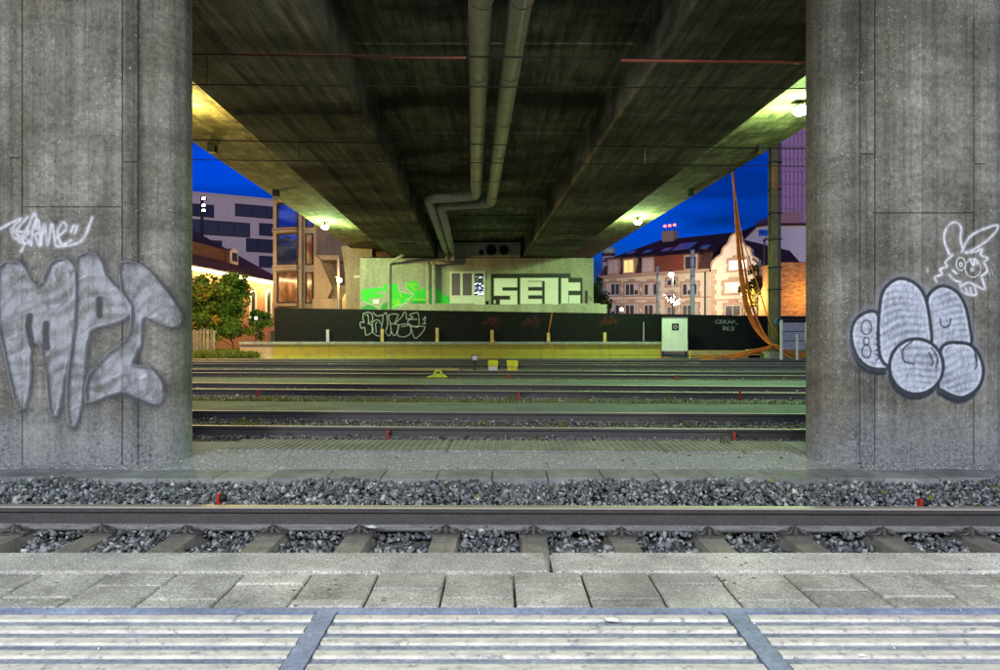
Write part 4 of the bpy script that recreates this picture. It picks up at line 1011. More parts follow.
# ------------------------------------------------------------------ small trackside things
def marker(px, py, z, label, h=.13, ball=True):
    base = Vector((X(px,z), z, -.16)); top = Z(py,z)
    t = empty('rail_marker', base, label, 'rail marker', 'red rail markers'); s = max(.011, .85/F*z)
    MB().box(base.x-s, base.x+s, z-.02, z+.02, -.18, top).build('plate', M['red'], t)
    if ball: MB().lathe([(.004,-.03),(.024,-.02),(.032,0),(.024,.02),(.004,.03)], (base.x+s+.02, z, top-.03), 10).build('knob', M['black'], t, smooth=True)
marker(388,430.5,7.86,'red marker with black knob at the brown track, left of centre')
marker(734,432.5,7.72,'red marker with black knob at the brown track near the right pier')
marker(219,493.5,4.62,'red marker in the ballast behind the near rail, left')
marker(920,499,4.62,'red marker in the ballast behind the near rail, below the bubble graffiti')
marker(258,390,13.0,'red marker on the middle track, nearest the left pier', ball=False)
marker(519,391.5,12.7,'red marker on the middle track, at its centre')
marker(740,390,12.5,'red marker on the middle track, nearest the right pier', ball=False)
marker(509,374.5,17.4,'small red marker below the yellow trackside boxes', ball=False)
marker(677,376.5,17.0,'small red marker below the white info board', ball=False)
zz = 17.4
t = empty('derailer', (X(437,zz), zz, -.05), 'yellow-green derailer lying beside the rails', 'derailer')
m = MB().prism([(X(426,zz),zz,-.06),(X(447,zz),zz,-.06),(X(443,zz),zz,Z(374.6,zz)),(X(435,zz),zz,Z(374.4,zz))], (0,.25,0)); m.build('wedge', M['hivis'], t)
MB().tube([tuple(p) for p in smooth_curve([P(434,375,zz),P(436,371.2,zz),P(440,370.8,zz),P(442,374.5,zz)],4)], .025, 6).build('handle', M['hivis'], t)
for px, lab, w_ in ((493,'flat-lidded yellow trackside box nearer the dwarf signal',5.0),(512.5,'brighter yellow trackside box farther from the dwarf signal',5.5)):
    zz = 21.2; t = empty('trackside_box', (X(px,zz), zz, -.2), lab, 'box', 'yellow trackside boxes')
    MB().box(X(px-w_+.6,zz), X(px+w_-.6,zz), zz+.02, zz+.34, -.22, Z(366.5,zz)).build('body', M['galv'] if px < 500 else M['boxyellow'], t)
    m = MB(); m.add([(X(px-w_,zz),zz-.03,Z(366.4,zz)),(X(px+w_,zz),zz-.03,Z(366.4,zz)),(X(px+w_,zz),zz+.4,Z(363,zz)),(X(px-w_,zz),zz+.4,Z(363,zz)),(X(px-w_,zz),zz-.03,Z(364.8,zz)),(X(px+w_,zz),zz-.03,Z(364.8,zz)),(X(px+w_,zz),zz+.4,Z(360.6,zz)),(X(px-w_,zz),zz+.4,Z(360.6,zz))],
              [(3,2,1,0),(4,5,6,7),(0,1,5,4),(1,2,6,5),(2,3,7,6),(3,0,4,7)]); m.build('lid', M['boxyellow'], t)
zz = 20.8; t = empty('dwarf_signal', (X(474.5,zz), zz, -.2), 'small dark dwarf signal with pale face in the tracks', 'signal')
MB().box(X(473.4,zz), X(475.6,zz), zz, zz+.06, -.2, Z(364,zz)).build('post', M['steel_dark'], t)
MB().prism([P(471.3,361,zz),P(473,364.5,zz),P(476,364.5,zz),P(477.6,361,zz),P(477.6,355,zz),P(471.3,355,zz)], (0,.12,0)).build('housing', M['steel_dark'], t)
MB().box(X(472.3,zz), X(477,zz), zz-.012, zz-.002, Z(360,zz), Z(355.6,zz)).build('face', M['galv'], t)
# point-machine rods and loose plank between the far tracks
for k, (a, b, py, zz) in enumerate(((400,459,368.6,20.4),(598,612,363,25.0),(690,700,362.5,25.0))):
    o = MB().box(X(a,zz), X(b,zz), zz, zz+.1, -.16, Z(py,zz)).build('loose_plank', M['wood']); tag(o, ['long pale plank lying by the dwarf signal','short pale plank lying in front of the yellow boards','short pale plank under the white info board'][k], 'plank')

# ------------------------------------------------------------------ left background
# white apartment block
def facade_frame(pa, za, pb, zb_):       # ground line from pixel pa at distance za to pb at zb_
    a = Vector((X(pa,za), za, 0)); b = Vector((X(pb,zb_), zb_, 0)); d = (b-a); L = d.length; u = d/L; n = Vector((u.y,-u.x,0))
    rz = math.atan2(u.y, u.x)
    def uv(px, py):                       # pixel -> (u, z) on that facade
        r = Vector(((px-500)/F, 1.0, 0)); # solve a + u*s = r*t
        det = u.x*(-r.y)-u.y*(-r.x); s = ((-a.x)*(-r.y)-(-a.y)*(-r.x))/det; t = (a.y+u.y*s)/r.y
        return s, CZ+(HY-py)/F*t
    return a, L, rz, uv
def building(name, label, cat, fr, group=None):
    a, L, rz, uv = fr; t = empty(name, a, label, cat, group, rz=rz); WL[t] = Vector(); return t
def window(t, u0, u1, z0, z1, pane='glass', frame='frame', fw=.07, mull=0, surround=None, sw=.22, depth=.06, trans=False):
    m = MB(); y0, y1 = -depth, -.004
    m.box(u0,u0+fw,y0,y1,z0,z1).box(u1-fw,u1,y0,y1,z0,z1).box(u0+fw,u1-fw,y0,y1,z0,z0+fw).box(u0+fw,u1-fw,y0,y1,z1-fw,z1)
    for k in range(mull):
        x = u0+(u1-u0)*(k+1)/(mull+1); m.box(x-fw*.4,x+fw*.4,y0+.003,y1,z0+fw,z1-fw)
    if trans: m.box(u0+fw,u1-fw,y0+.004,y1,z0+(z1-z0)*.66,z0+(z1-z0)*.66+fw*.7)
    w_ = m.build('window', M[frame], t, local=True)
    MB().box(u0+fw,u1-fw,-.03,-.008,z0+fw,z1-fw).build('pane', M[pane], w_, local=True)
    if surround:
        s = MB(); n = max(3, int((z1-z0)/.35)); y0 = -.10
        for k in range(n):                # toothed stone jambs
            e = sw if k % 2 == 0 else sw*.55; za = z0+(z1-z0)*k/n; zb2 = z0+(z1-z0)*(k+1)/n
            s.box(u0-e,u0-.004,y0,-.003,za+.005,zb2-.005); s.box(u1+.004,u1+e,y0,-.003,za+.005,zb2-.005)
        s.box(u0-sw,u1+sw,y0-.04,-.003,z0-.16,z0-.005); s.box(u0-sw*.9,u1+sw*.9,y0,-.003,z1+.005,z1+.26)
        cu = (u0+u1)/2; s.box(cu-(u1-u0)*.28,cu+(u1-u0)*.28,y0-.02,-.002,z1+.262,z1+.46)
        s.build('stone_surround', M[surround], w_, local=True)
    return w_
fr = facade_frame(120, 92, 300, 104); t = building('apartment_block', 'white modern apartment block with dark ribbon windows', 'building', fr); uv = fr[3]; L = fr[1]
zt = uv(190,193)[1]
M['aptwall'] = plain('warm_white_render', (.86,.74,.60), .85, var=.06, scale=2)
MB().box(0, L, 0, 14, -.2, zt).build('wall', M['aptwall'], t, local=True)
for (a, b, y0, y1, k) in ((140,214,202,215,3),(235,283,205.5,218,2),(150,250,219.5,234.5,5),(259,290,224,236.5,1),(130,222,238,250,4),(246,290,239.5,253,3),(259,290,256.5,268,1),(150,240,256,268,4)):
    ua, _ = uv(a,y0); ub, _ = uv(b,y0); mid = (a+b)/2; z1 = uv(mid,y0)[1]; z0 = uv(mid,y1)[1]
    window(t, ua, ub, z0, z1, 'duskglass' if k in (5,2) else 'glass', 'darkframe', .12, k)
MB().box(-.2, L+.2, -.15, .3, zt+.003, zt+.25).build('roof_edge', M['aptwall'], t, local=True)
# street lamp column before it
zz = 62; t = empty('lamp_column', (X(202,zz), zz, 0), 'slim dark lamp column in front of the white apartment block', 'street lamp')
MB().tube([P(202,320,zz), P(202,196,zz)], .14, 10).build('column', M['steel_dark'], t)
for py in (199, 206, 211):
    c = P(203.6, py, zz); h = MB().box(c.x-.1, c.x+.25, c.y-.15, c.y+.15, c.z-.1, c.z+.16).build('spotlight_head', M['steel_dark'], t)
    MB().box(c.x-.06, c.x+.2, c.y-.17, c.y-.152, c.z-.06, c.z+.12).build('lens', M['whiteglow'], h)
# old salmon house
fr = facade_frame(54.8, 30, 282.8, 58); t = building('salmon_house', 'salmon rendered house with brown hipped roof and lit eave', 'house', fr); uv = fr[3]; L = fr[1]
ez = uv(230,274.5)[1]
MB().box(0, L, 0, 12, -.2, ez).build('wall', M['salmon'], t, local=True)
# hipped roof: eave overhang at front, right hip descending
rd = 7.0; ur, zr = uv(190,232)
sl = (uv(265,268)[0], uv(265,268)[1])
rt = ez+4.6
m = MB(); e = .55
v = [(-1,-e,ez),(L+e,-e,ez),(L+e,12.5,ez),(-1,12.5,ez),(-1,6,rt),(L-6.5,6,rt)]
m.add(v, [(0,1,5,4),(1,2,5),(2,3,4,5),(0,4,3),(3,2,1,0)]); ro = m.build('roof', M['roof'], t, local=True)
# gutter with lamp string
MB().tube([(0,-e-.06,ez+.02),(L+e,-e-.06,ez+.02)], .07, 8).build('gutter', M['darkframe'], t, local=True)
ua = uv(165,262)[0]; ub = L+.4
n = 46
for k in range(n):
    x = ua+(ub-ua)*k/(n-1); MB().lathe([(.01,-.11),(.09,-.06),(.11,0),(.08,.07),(.02,.11)], (x,-e-.02,ez-.16), 8).build('eave_bulb', M['warmglow'], t, local=True)
for k in range(6):
    x = ua+(ub-ua)*(k+.5)/6; d = bpy.data.lights.new('eave_light','POINT'); d.energy = 240; d.color = (1,.66,.26); d.shadow_soft_size = .4
    o = bpy.data.objects.new('eave_light', d); COL.objects.link(o); o.parent = t; o.location = (x,-e-.5,ez-.45)
for px in (203, 231, 252.5, 268):
    uc = uv(px,305)[0]; z0, z1 = uv(px,322)[1], uv(px,291)[1]; hw = .42
    m = MB(); pts = [(uc-hw,-.05,z0),(uc+hw,-.05,z0)]+[(uc+hw*math.cos(a),-.05,z1-hw+hw*math.sin(a)) for a in np.linspace(0,math.pi,9)]
    wo = m.prism(pts, (0,.045,0)).build('window', M['glass'], t, local=True)
    outer = [(uc+(hw+.2)*math.cos(a), z1-hw+(hw+.2)*math.sin(a)) for a in np.linspace(0,math.pi,9)]; inner = [(uc+hw*math.cos(a), z1-hw+hw*math.sin(a)) for a in np.linspace(0,math.pi,9)]
    m = MB()
    for (p, q, p2, q2) in zip(outer[:-1], outer[1:], inner[:-1], inner[1:]): m.prism([(p[0],-.12,p[1]),(q[0],-.12,q[1]),(q2[0],-.12,q2[1]),(p2[0],-.12,p2[1])], (0,.117,0))
    m.box(uc-hw-.2,uc-hw,-.12,-.003,z0,z1-hw).box(uc+hw,uc+hw+.2,-.12,-.003,z0,z1-hw); m.build('window_surround', M['offwhite'], wo, local=True)
# dormer
uc, zc_ = uv(243,256); ud0 = uv(208,245)[0]
def roof_y(z): return -e+(z-ez)/(rt-ez)*(6+e)
zb_, zt_ = uv(243,264)[1], uv(243,248.5)[1]; yd = roof_y(zb_)-.15
m = MB(); pts = [(uc-.62,yd,zb_),(uc+.62,yd,zb_),(uc+.62,yd,zt_-.4)]+[(uc+.62*math.cos(a),yd,zt_-.4+.4*math.sin(a)) for a in np.linspace(0.2,math.pi-.2,7)]+[(uc-.62,yd,zt_-.4)]
dm = m.prism(pts, (0,4,0)).build('dormer', M['roof'], t, local=True)
MB().prism([(p[0]*1+0,yd-.08,p[2]) for p in pts], (0,.075,0)).build('dormer_front', M['cream'], dm, local=True)
for s_ in (-1,1): MB().box(uc+s_*.24-.20, uc+s_*.24+.20, yd-.11, yd-.082, zb_+.2, zt_-.35).build('dormer_pane', M['glass'], dm, local=True)
MB().box(ud0, uc-.8, yd+.35, yd+4, zb_, zt_-.2).build('roof_extension', M['roof'], t, local=True)

# tan building with bay windows
fr = facade_frame(273, 46, 316, 45); t = building('tan_building', 'tan modern building with tall bay windows reflecting the sky', 'building', fr); uv = fr[3]; L = fr[1]
MB().box(0, L+.0, 0, 9, -.2, uv(290,165)[1]).build('wall', M['tan'], t, local=True)
for y0, y1, pn in ((168,198,'blueglass'),(203,228,'blueglass'),(233.5,265,'blueglass'),(271.5,303,'amberroom')):
    ua, ub = uv(277.5,y0)[0], uv(299,y0)[0]; z0, z1 = uv(288,y1)[1], uv(288,y0)[1]
    MB().box(ua-.1,ub+.1,-.5,-.002,z1+.05,z1+.28).build('bay_slab', M['tan'], t, local=True); MB().box(ua-.1,ub+.1,-.5,-.002,z0-.25,z0-.05).build('bay_slab', M['tan'], t, local=True)
    window(t, ua, ub, z0, z1, pn, 'darkframe', .09, 0, depth=.12)
    ua, ub = uv(306,y0)[0], uv(313.5,y0)[0]; window(t, ua, ub, z0-.05, z1-.1, 'amberroom' if y0 > 230 else 'blueglass', 'darkframe', .08, 0, depth=.1)
MB().box(uv(301,250)[0], uv(304,250)[0], -.3, -.003, -.2, uv(300,165)[1]).build('pilaster', M['tan'], t, local=True)
for px, py in ((281,282),(292,283)):
    u, z = uv(px,py); MB().box(u-.12,u+.12,-.016,-.006,z-.08,z+.08).build('lit_ceiling_lamp', M['whitewin'], t, local=True)
# concrete stair tower
zz = 43.0
st = empty('stair_tower', (X(330,zz), zz, 0), 'angular tan concrete stair under the far end of the bridge', 'staircase')
MB().prism([P(x_,y_,zz) for x_, y_ in ((314,254.6),(319.8,258.8),(332.3,288),(327,298.5),(314,298.5))], (0,.5,0)).build('stair_wall', M['tan'], st)
MB().box(X(314,zz), X(337,zz), zz+.5, zz+3, Z(259,zz), Z(254.4,zz)).build('landing', M['tan'], st)
MB().box(X(313,zz), X(341,zz), zz-.1, zz+3.2, 0, Z(298.7,zz)).build('base_wall', M['tan'], st)
MB().prism([P(x_,y_,zz-2) for x_, y_ in ((342,299),(352.7,280.8),(362,285.5),(362,310),(342,310))], (0,.4,0)).build('flight_wall', M['tan'], st)
MB().prism([P(x_,y_,zz+2.5) for x_, y_ in ((319,259),(329,259),(343,290),(336,300),(330,300))], (0,.4,0)).build('flight_soffit', M['tan'], st)
MB().prism([P(x_,y_,44.5) for x_, y_ in ((331,286),(352,285),(352,312),(331,312))], (0,.4,0)).build('landing_wall', M['tan'], st)
# wing wall of the bridge
ww = empty('wing_wall', (X(352,38), 38, 0), 'tan concrete wing wall between the stair and the abutment', 'wall')
MB().prism([P(x_,y_,38.5) for x_, y_ in ((343.5,262),(341,246),(372,246),(372,312),(346,312),(345,275))], (0,1.2,0)).build('wall_panel', M['tan'], ww)
MB().box(X(354,38.3), X(361,38.3), 38.3, 38.45, Z(278,38.3), Z(275.5,38.3)).build('light_fitting', M['white'], ww)
zz = 41.0
t = empty('street_lamp', (X(339,zz), zz, 0), 'orange glowing lamp beside the concrete stair', 'street lamp')
MB().tube([P(338.3,312,zz), P(338.3,258,zz)], .09, 8).build('post', M['galv'], t); c = P(339.4,280.2,zz-.3)
MB().lathe([(.02,-.16),(.13,-.1),(.17,0),(.13,.1),(.02,.16)], c, 12).build('bulb_globe', M['orangeglow'], t, smooth=True)
MB().box(c.x-.25, c.x-.05, c.y-.03, c.y+.03, c.z+.17, c.z+.22).build('bracket', M['galv'], t)
point('bulb', (c.x, c.y-.45, c.z), 330, (1,.55,.16), t, .2)

# greenery left
tree('autumn_tree', 'autumn tree with green and orange leaves beside the left pier', 'tree', (X(214,36),36,-.1), P(214,304,36), (3.0,1.5,2.1), 15000, .17, M['leaf_autumn'], .10, 46, 1, limbs=12)
tree('autumn_tree', 'reddish undergrowth shrub at the wooden fence below the autumn tree', 'shrub', (X(235,34),34,-.1), P(228,331,34), (2.0,.8,.9), 3200, .13, M['leaf_autumn'], .05, 20, 2)
tree('round_bush', 'rounded green bush with a pale globe lamp beside it', 'bush', (X(262,35),35,-.1), P(258,323,35), (1.1,.8,.85), 1800, .12, M['leaf_green'], .05, 16, 3)
tree('autumn_tree', 'low leafy shrub at the foot of the left pier edge', 'shrub', (X(196,33),33,-.1), P(186,322,33), (1.2,.8,1.2), 1800, .14, M['leaf_autumn'], .05, 16, 4)
zz = 33.6; t = empty('globe_lamp', (X(256,zz), zz, -.1), 'small glowing globe lamp among the bushes', 'garden lamp')
MB().tube([(X(256,zz),zz,-.1), P(256,321,zz)], .03, 6).build('stem', M['steel_dark'], t); MB().lathe([(.02,-.10),(.08,-.06),(.095,0),(.07,.06),(.02,.1)], P(256,318.2,zz), 12).build('globe', glow('soft_globe',(.8,.9,1),.9), t, smooth=True)
zz = 32.2; t = empty('wooden_fence', (X(200,zz), zz, -.1), 'old wooden slat fence under the autumn tree', 'fence')
for k in range(9):
    px = 186+k*3.4+random.uniform(-.4,.4); MB().box(X(px,zz), X(px,zz)+.11, zz+random.uniform(-.02,.02), zz+.05, -.12, Z(329.5+random.uniform(-1,1.2),zz)).build('slat', M['greywood'], t)
for py in (332, 341): MB().box(X(184,zz), X(216,zz), zz+.055, zz+.10, Z(py+1,zz), Z(py-.8,zz)).build('rail', M['greywood'], t)

# ------------------------------------------------------------------ right background
fr = facade_frame(604, 72, 712, 63.5); t = building('mansard_house', 'long cream house with dark mansard roof, dormers and stone window surrounds', 'house', fr); uv = fr[3]; L = fr[1]
ez = uv(650,273)[1]
MB().box(0, L, 0, 12, -.2, ez).build('wall', M['cream'], t, local=True)
mz = uv(650,257)[1]; rz_ = uv(690,237)[1]+.95
m = MB(); m.add([(-.3,-.5,ez),(L,-.5,ez),(L,12.5,ez),(-.3,12.5,ez),(.3,.35,mz),(L,.35,mz),(L,11.5,mz),(.3,11.5,mz)], [(0,1,5,4),(1,2,6,5),(2,3,7,6),(3,0,4,7),(3,2,1,0),(4,5,6,7)]); m.build('mansard', M['roofdark'], t, local=True)
m = MB(); m.add([(-.1,-.1,mz+.01),(L,-.1,mz+.01),(L,12,mz+.01),(-.1,12,mz+.01),(4.0,6,rz_),(L,6,rz_)], [(0,1,5,4),(1,2,5),(2,3,4,5),(3,0,4),(3,2,1,0)]); m.build('roof', M['roofdark'], t, local=True)
MB().box(-.35, L, -.62, -.02, ez-.28, ez-.003).build('cornice', M['sandstone'], t, local=True)
def ry(z): return -.1+(z-mz)/(rz_-mz)*6.1
u0, u1 = uv(657,265)[0], uv(688,265)[0]
MB().box(u0, u1, -.53, .3, ez+.02, mz-.05).build('tile_hung_bay', M['redtile'], t, local=True)
for px, y0, y1, pn in ((615.8,262.5,274.5,'pinkblind'),(631.2,262,273.5,'warmglass'),(650.5,261,272.5,'pinkblind'),(693,258.5,270,'glass')):
    uc = uv(px,268)[0]; z0, z1 = uv(px,y1)[1], uv(px,y0)[1]
    d = MB().box(uc-.75, uc+.75, -.55, 1.0, z0-.05, z1+.35).build('dormer', M['sandstone'], t, local=True)
    MB().box(uc-.95, uc+.95, -.7, 1.2, z1+.352, z1+.5).build('dormer_roof', M['roofdark'], d, local=True)
    for s_ in (-1,1): MB().box(uc+s_*.30-.26, uc+s_*.30+.26, -.58, -.552, z0+.1, z1+.15).build('dormer_pane', M[pn], d, local=True)
for px, py, w_, h_ in ((624,253,.55,.6),(641,252,.55,.6),(660,250,.55,.6),(676,248.5,1.1,1.1),(700,247.5,.55,.6)):
    u, z = uv(px,py); z = min(z-.2, rz_-.4); y = ry(z); sl = 6.1/(rz_-mz)
    m = MB(); m.prism([(u-w_,y-.06,z),(u+w_,y-.06,z),(u+w_,y-.06+h_*sl,z+h_),(u-w_,y-.06+h_*sl,z+h_)], (0,-.02,.10)); fo = m.build('skylight', M['darkframe'], t, local=True)
    w2 = w_-.1; MB().prism([(u-w2,y-.10+.1*sl,z+.21),(u+w2,y-.10+.1*sl,z+.21),(u+w2,y-.10+(h_-.1)*sl,z+h_+.01),(u-w2,y-.10+(h_-.1)*sl,z+h_+.01)], (0,-.005,.02)).build('pane', glass('sky_pane',(.25,.32,.5),.6), fo, local=True)
for px in (613.2, 632, 651, 690):
    for y0, y1 in ((283.5,295.5),(304.5,316)):
        uc = uv(px,290)[0]; z0, z1 = uv(px,y1)[1], uv(px,y0)[1]
        w_ = window(t, uc-.85, uc+.85, z0, z1, 'glass', 'frame', .08, 2, 'sandstone', .28)
        sh = random.choice((0,1,2)); xa = uc-.77+sh*.52
        MB().box(xa, xa+.46, -.052, -.033, z0+.1+random.uniform(0,.5), z1-.1).build('blind', M['pinkblind'], w_, local=True)
for px, y0, y1 in ((671.7,279.5,286),(671.7,294.5,302),(671.7,306.5,315)):
    uc = uv(px,290)[0]; window(t, uc-.55, uc+.55, uv(px,y1)[1], uv(px,y0)[1], 'glass', 'frame', .07, 1, 'sandstone', .2)
MB().box(0.02, L, -.06, -.004, uv(650,299.6)[1], uv(650,299.6)[1]+.12).build('string_course', M['sandstone'], t, local=True)
u = uv(705.5,290)[0]; MB().tube([(u,-.15,0),(u,-.15,ez-.3)], .07, 8).build('drainpipe', M['darkframe'], t, local=True)
# roof tower with red beacons
c0 = uv(646,238)
m = MB(); m.box(c0[0]-.7, c0[0]+.7, 5, 6.2, rz_-.8, rz_+.8); m.build('chimney', M['sandstone'], t, local=True)
for k in range(3):
    x = c0[0]-.6+k*.6; cm = MB().tube([(x,5.5,rz_+.8),(x,5.5,rz_+1.35)], .06, 6).build('beacon_post', M['steel_dark'], t, local=True)
    MB().lathe([(.02,-.14),(.15,-.08),(.17,0),(.12,.12),(.02,.16)], (x,5.5,rz_+1.45), 10).build('beacon', M['redglow'], cm, local=True)
# corner turret
zz = 72.5; t2 = empty('corner_turret', (X(608.5,zz), zz, 0), 'slim turret with pale green onion dome at the house corner', 'turret')
c = Vector((X(608.5,zz), zz, 0)); rr = 6.2/F*zz
MB().lathe([(rr,0),(rr,Z(264,zz)),(rr*1.1,Z(263,zz)),(rr*1.1,Z(262.2,zz))], c, 12).build('shaft', M['cream'], t2)
MB().lathe([(rr*.95,Z(262.1,zz)),(rr*.95,Z(255.5,zz)),(rr*1.1,Z(255,zz)),(rr*1.1,Z(254,zz))], c, 12).build('drum', M['roofdark'], t2)
MB().lathe([(rr*.95,Z(254,zz)),(rr*1.15,Z(251.5,zz)),(rr*1.05,Z(249,zz)),(rr*.6,Z(247,zz)),(rr*.2,Z(245.5,zz)),(.06,Z(243,zz)),(.02,Z(240,zz))], c, 16).build('onion_dome', M['copper'], t2, smooth=True)
for a in range(6):
    an = -math.pi/2+(a-2.5)*.5; x = c.x+rr*.97*math.cos(an); y = c.y+rr*.97*math.sin(an)
    m = MB(); m.box(-.17,.17,-.03,.01,Z(261.3,zz),Z(256.6,zz)); o = m.build('window', M['pinkblind'], t2, local=True); o.location = (x-c.x, y-c.y, 0); o.rotation_euler = (0,0,an+math.pi/2)
# gabled front
fr = facade_frame(705, 62.3, 760, 58.5); t = building('gabled_house', 'cream house front with curved baroque gable and one brightly lit window', 'house', fr); uv = fr[3]; L = fr[1]
prof = [(705,330),(711,330),(711,268),(712.5,262),(717,257.5),(721,254.5),(723.5,248),(728,243.5),(730.5,237.5),(735,234),(739.5,236),(742,241.5),(746,246),(750.5,248.5),(752,255),(756,258),(758.5,259.5),(760,330)]
pts = [uv(x_,y_) for x_, y_ in smooth_curve(prof[2:-1], 4)]; pts = [(uv(711,330)[0],-.1)]+pts+[(uv(759,330)[0],-.1)]
MB().prism([(u,0,z) for u, z in pts], (0,.6,0)).build('gable_wall', M['cream'], t, local=True)
MB().box(uv(711,300)[0]+.05, uv(758,300)[0], .61, 14, -.1, uv(735,266)[1]).build('wall', M['cream'], t, local=True)
u0, u1, um = uv(712,262)[0], uv(758,262)[0], uv(735,240)[0]; za = uv(735,266)[1]; zb_ = uv(735,237.5)[1]
m = MB(); m.add([(u0,.62,za+.003),(u1,.62,za+.003),(um,.62,zb_),(u0,14,za+.003),(u1,14,za+.003),(um,14,zb_)], [(0,1,2),(5,4,3),(0,2,5,3),(1,4,5,2),(0,3,4,1)]); m.build('roof', M['roofdark'], t, local=True)
ctop = [(u,z) for u, z in pts[1:-1]]
MB().tube([(u,-.02,z+.02) for u, z in ctop], .10, 6).build('coping', M['sandstone'], t, local=True)
uc = uv(738,265)[0]; window(t, uc-.9, uc+.9, uv(738,270)[1], uv(738,260)[1], 'whitewin', 'frame', .09, 2, 'sandstone', .22)
uc = uv(734.5,287)[0]; window(t, uc-1.0, uc+1.0, uv(735,293)[1], uv(735,282)[1], 'glass', 'frame', .08, 2, 'sandstone', .3)
uc = uv(733,309)[0]; window(t, uc-.8, uc+.8, uv(735,316)[1], uv(735,305)[1], 'glass', 'frame', .08, 1, 'sandstone', .25)
MB().box(uv(711,300)[0], uv(759,300)[0], -.05, -.003, uv(735,300)[1], uv(735,300)[1]+.12).build('string_course', M['sandstone'], t, local=True)
for k in range(14):                       # corner stones
    z0 = .2+k*.5; e = .55 if k % 2 else .35; ua = uv(711.2,300)[0]
    if z0 < uv(711,272)[1]: MB().box(ua, ua+e, -.04, -.003, z0, z0+.47).build('quoin', M['sandstone'], t, local=True)
u = uv(758,290)[0]; MB().tube([(u,-.1,0),(u,-.1,uv(758,263)[1]),(u-.5,-.1,uv(756,258.5)[1])], .07, 8).build('drainpipe', M['darkframe'], t, local=True)
# white house behind
t = empty('white_house', (X(765,80), 80, 0), 'plain white house with flat-pitched roof behind the gabled front', 'house')
MB().prism([P(x_,y_,80) for x_, y_ in ((742,242),(757.5,226.5),(768,225),(812,225),(812,330),(742,330))], (0,10,0)).build('wall', M['offwhite'], t)
MB().prism([P(x_,y_,79.6) for x_, y_ in ((741,241),(757.3,224.5),(768,223),(812,223),(812,225),(768,225),(757.8,226.4),(742.3,242))], (0,11,0)).build('roof', M['roofdark'], t)
MB().box(X(759,79.8), X(768,79.8), 79.8, 80.1, Z(236,80), Z(230,80)).build('window', M['blueglass'], t)
# purple tower, pink block and brick house at the far right
zz = 120; t = empty('purple_tower', (X(800,zz), zz, 0), 'tall tower with gridded facade in painted-on purple light behind the mast', 'tower')
MB().box(X(781,zz), X(900,zz), zz, zz+2.5, 0, Z(95,zz)).build('wall', plain('purple_light_tint',(.66,.42,.56),.6,var=.1,scale=1), t)  # facade's purple lighting carried by base colour, in bands and fins too
for k in range(13):
    z = Z(258-k*12.5,zz); MB().box(X(781,zz), X(900,zz), zz-.3, zz-.003, z-.22, z+.22).build('floor_band', plain('mauve_lit_band',(.52,.34,.52),.6) if k == 0 else bpy.data.materials['mauve_lit_band'], t)
for k in range(16):
    x = X(782+k*4.0,zz); MB().box(x-.10, x+.10, zz-.4, zz-.302, 4, Z(97,zz)).build('fin', plain('violet_lit_fin',(.70,.46,.58),.5) if k == 0 else bpy.data.materials['violet_lit_fin'], t)
zz = 85; t = empty('pink_block', (X(800,zz), zz, 0), 'rendered block in painted-on pink light with pale windows in front of the purple tower', 'building')
MB().box(X(780,zz), X(800.5,zz), zz, zz+8, 0, Z(212,zz)).build('wall', M['pinkblock'], t)
MB().box(X(800.6,zz), X(870,zz), zz+.5, zz+8, 0, Z(222,zz)).build('side_wing', M['pinkblock'], t)
for px in (784.5, 792, 800, 808):
    for y0, y1 in ((236,247),(250,259)):
        f_ = MB().box(X(px-3,zz), X(px+3,zz), zz-.06, zz-.003, Z(y1,zz), Z(y0,zz)).build('window', M['frame'], t); MB().box(X(px-2.3,zz), X(px+2.3,zz), zz-.08, zz-.062, Z(y1-.8,zz), Z(y0+.8,zz)).build('pane', M['pinkblind'], f_)
zz = 46; t = empty('brick_house', (X(800,zz), zz, 0), 'brick wall glowing orange in lamp light beside the mast', 'wall')
bm_ = plain('orange_brick', (.46,.24,.10), .9, var=.3, scale=9, vary=.3); mo = plain('brick_mortar', (.16,.10,.06), .95)
MB().box(X(780.5,zz), X(860,zz), zz+.02, zz+4, 0, Z(262,zz)).build('mortar_wall', mo, t)
cnt = 0; row = 0; hz = .122; z = Z(316,zz)
while z < Z(264,zz):
    x = X(780.5,zz)+(.0 if row % 2 else -.15)
    while x < X(811,zz):
        xa = max(x, X(780.5,zz)); xb = x+.295
        if xb-xa > .08 and cnt < 300: MB().box(xa+.008, xb-.008, zz-.01+random.uniform(-.012,.008), zz+.03, z+.009, z+hz-.009).build('brick', bm_, t); cnt += 1
        x += .3
    z += hz; row += 1
wl = MB().lathe([(.02,-.14),(.12,-.08),(.14,0),(.1,.1),(.02,.14)], P(816,296,45.2), 10).build('wall_lamp_globe', M['orangeglow'], t, smooth=True)
point('wall_lamp', P(813,297,44.3), 300, (1,.55,.15), t, .2)

t = empty('street_lamp', (-14.5, 27, -.1), 'warm street lamp by the verge, hidden behind the left pier', 'street lamp')
MB().tube([(-14.5,27,-.1),(-14.5,27,5.4),(-14.2,27,5.6)], [.08,.05,.04], 8).build('post', M['steel_dark'], t)
MB().lathe([(.02,-.16),(.13,-.1),(.17,0),(.13,.1),(.02,.16)], (-14.1,27,5.4), 12).build('globe', M['warmglow'], t, smooth=True)
point('bulb', (-13.85, 26.8, 5.1), 2800, (1,.68,.20), t, .2)
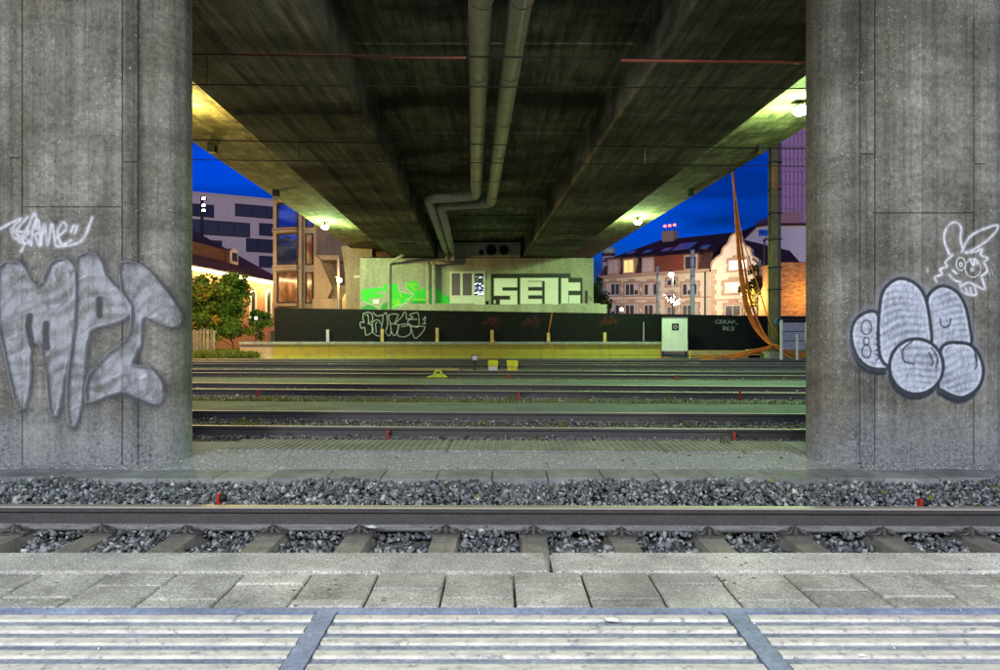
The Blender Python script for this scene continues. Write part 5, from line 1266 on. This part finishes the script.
# masts, street lamps and trees in the street on the right
for px, y0, zz, lab in ((657.5,267,44,'shorter white pole in front of the long cream house'),(692.5,251,40,'taller pale ribbed pole in front of the long cream house')):
    t = empty('pole', (X(px,zz), zz, 0), lab, 'pole', 'pale poles before the cream house'); r = .10 if px < 670 else .155
    MB().tube([(X(px,zz),zz,0), P(px,y0,zz)], [r, r*.9], 10).build('shaft', M['white'], t, smooth=True)
    MB().lathe([(r*1.1,0),(r*1.1,.06),(.02,.12)], P(px,y0,zz), 10).build('cap', M['galv'], t)
    for k in range(4): MB().lathe([(r*1.06,0),(r*1.06,.10)], P(px,y0+8+k*9,zz), 10).build('ring', M['galv'], t)
def street_lamp(px, py, zz, lab, gm, color, power, s=.16):
    t = empty('street_lamp', (X(px,zz), zz, 0), lab, 'street lamp', 'street lamps before the houses'); c = P(px,py,zz)
    MB().tube([(c.x+.25,zz+.3,0),(c.x+.25,zz+.3,c.z+.35),(c.x,zz,c.z+.4)], .05, 6).build('post', M['steel_dark'], t)
    MB().lathe([(.05,.32),(s*1.2,.24),(s*1.3,.16)], c, 10).build('hood', M['steel_dark'], t)
    MB().lathe([(.02,-s),(s*.8,-s*.6),(s,0),(s*.8,.10),(s*.5,.15)], c, 12).build('globe', M[gm], t, smooth=True)
    point('bulb', (c.x, zz-.5, c.z-.3), power, color, t, .25)
street_lamp(671,274.5,58,'white glowing street lamp before the middle of the cream house','whiteglow',(1,.82,.56),3000,.24)
street_lamp(743.5,294,50,'orange street lamp in front of the curved gable','orangeglow',(1,.58,.18),1700,.2)
street_lamp(763.5,299.5,53,'upper yellow lamp beside the small street tree','orangeglow',(1,.6,.2),420,.16)
street_lamp(767.5,308,52,'lower yellow lamp beside the small street tree','orangeglow',(1,.6,.2),420,.18)
street_lamp(621.5,309.5,64,'small lamp low on the cream house near the turret','whiteglow',(1,.85,.6),220,.14)
t = empty('arc_lamp_post', (X(764.5,57), 57, 0), 'dark lamp post with short arm beside the street tree', 'street lamp')
MB().tube([(X(764.5,57),57,0), P(764.5,240,57), P(766,238.5,57), P(770,240,57)], .08, 8).build('post', M['steel_dark'], t)
MB().box(X(763.5,57), X(765.7,57), 56.9, 57.2, Z(241.5,57), Z(239.5,57)).build('head', M['steel_dark'], t)
tree('street_tree', 'dark street tree between the gable and the mast', 'tree', (X(765,50),50,-.1), P(763,285,50), (1.5,1.1,1.9), 4200, .22, M['leaf_dark'], .10, 26, 7)
tree('street_tree', 'dark tree squeezed between the abutment and the turret', 'tree', (X(599,52),52,-.1), P(598,298,52), (.85,.9,2.0), 2200, .2, M['leaf_green'], .10, 20, 8)
# decorated sapling before the cream house
t = empty('lit_sapling', (X(672,60), 60, 0), 'bare sapling wound with white lights before the cream house', 'tree')
m = MB(); b0 = Vector((X(672,60),60,0)); m.tube([b0, P(672,304,60)], [.07,.05], 6); rg = random.Random(2); tips = []
for k in range(9):
    e_ = P(672+rg.uniform(-8,8), 300+rg.uniform(-6,4), 60); m.tube([P(672,306,60), e_], [.03,.012], 4); tips.append(e_)
m.build('branches', M['bark'], t)
for e_ in tips:
    for q in (.5,.75,1.0):
        c = P(672,306,60).lerp(e_,q); MB().lathe([(.01,-.04),(.05,0),(.01,.04)], c, 6).build('fairy_light', M['whiteglow'], t)
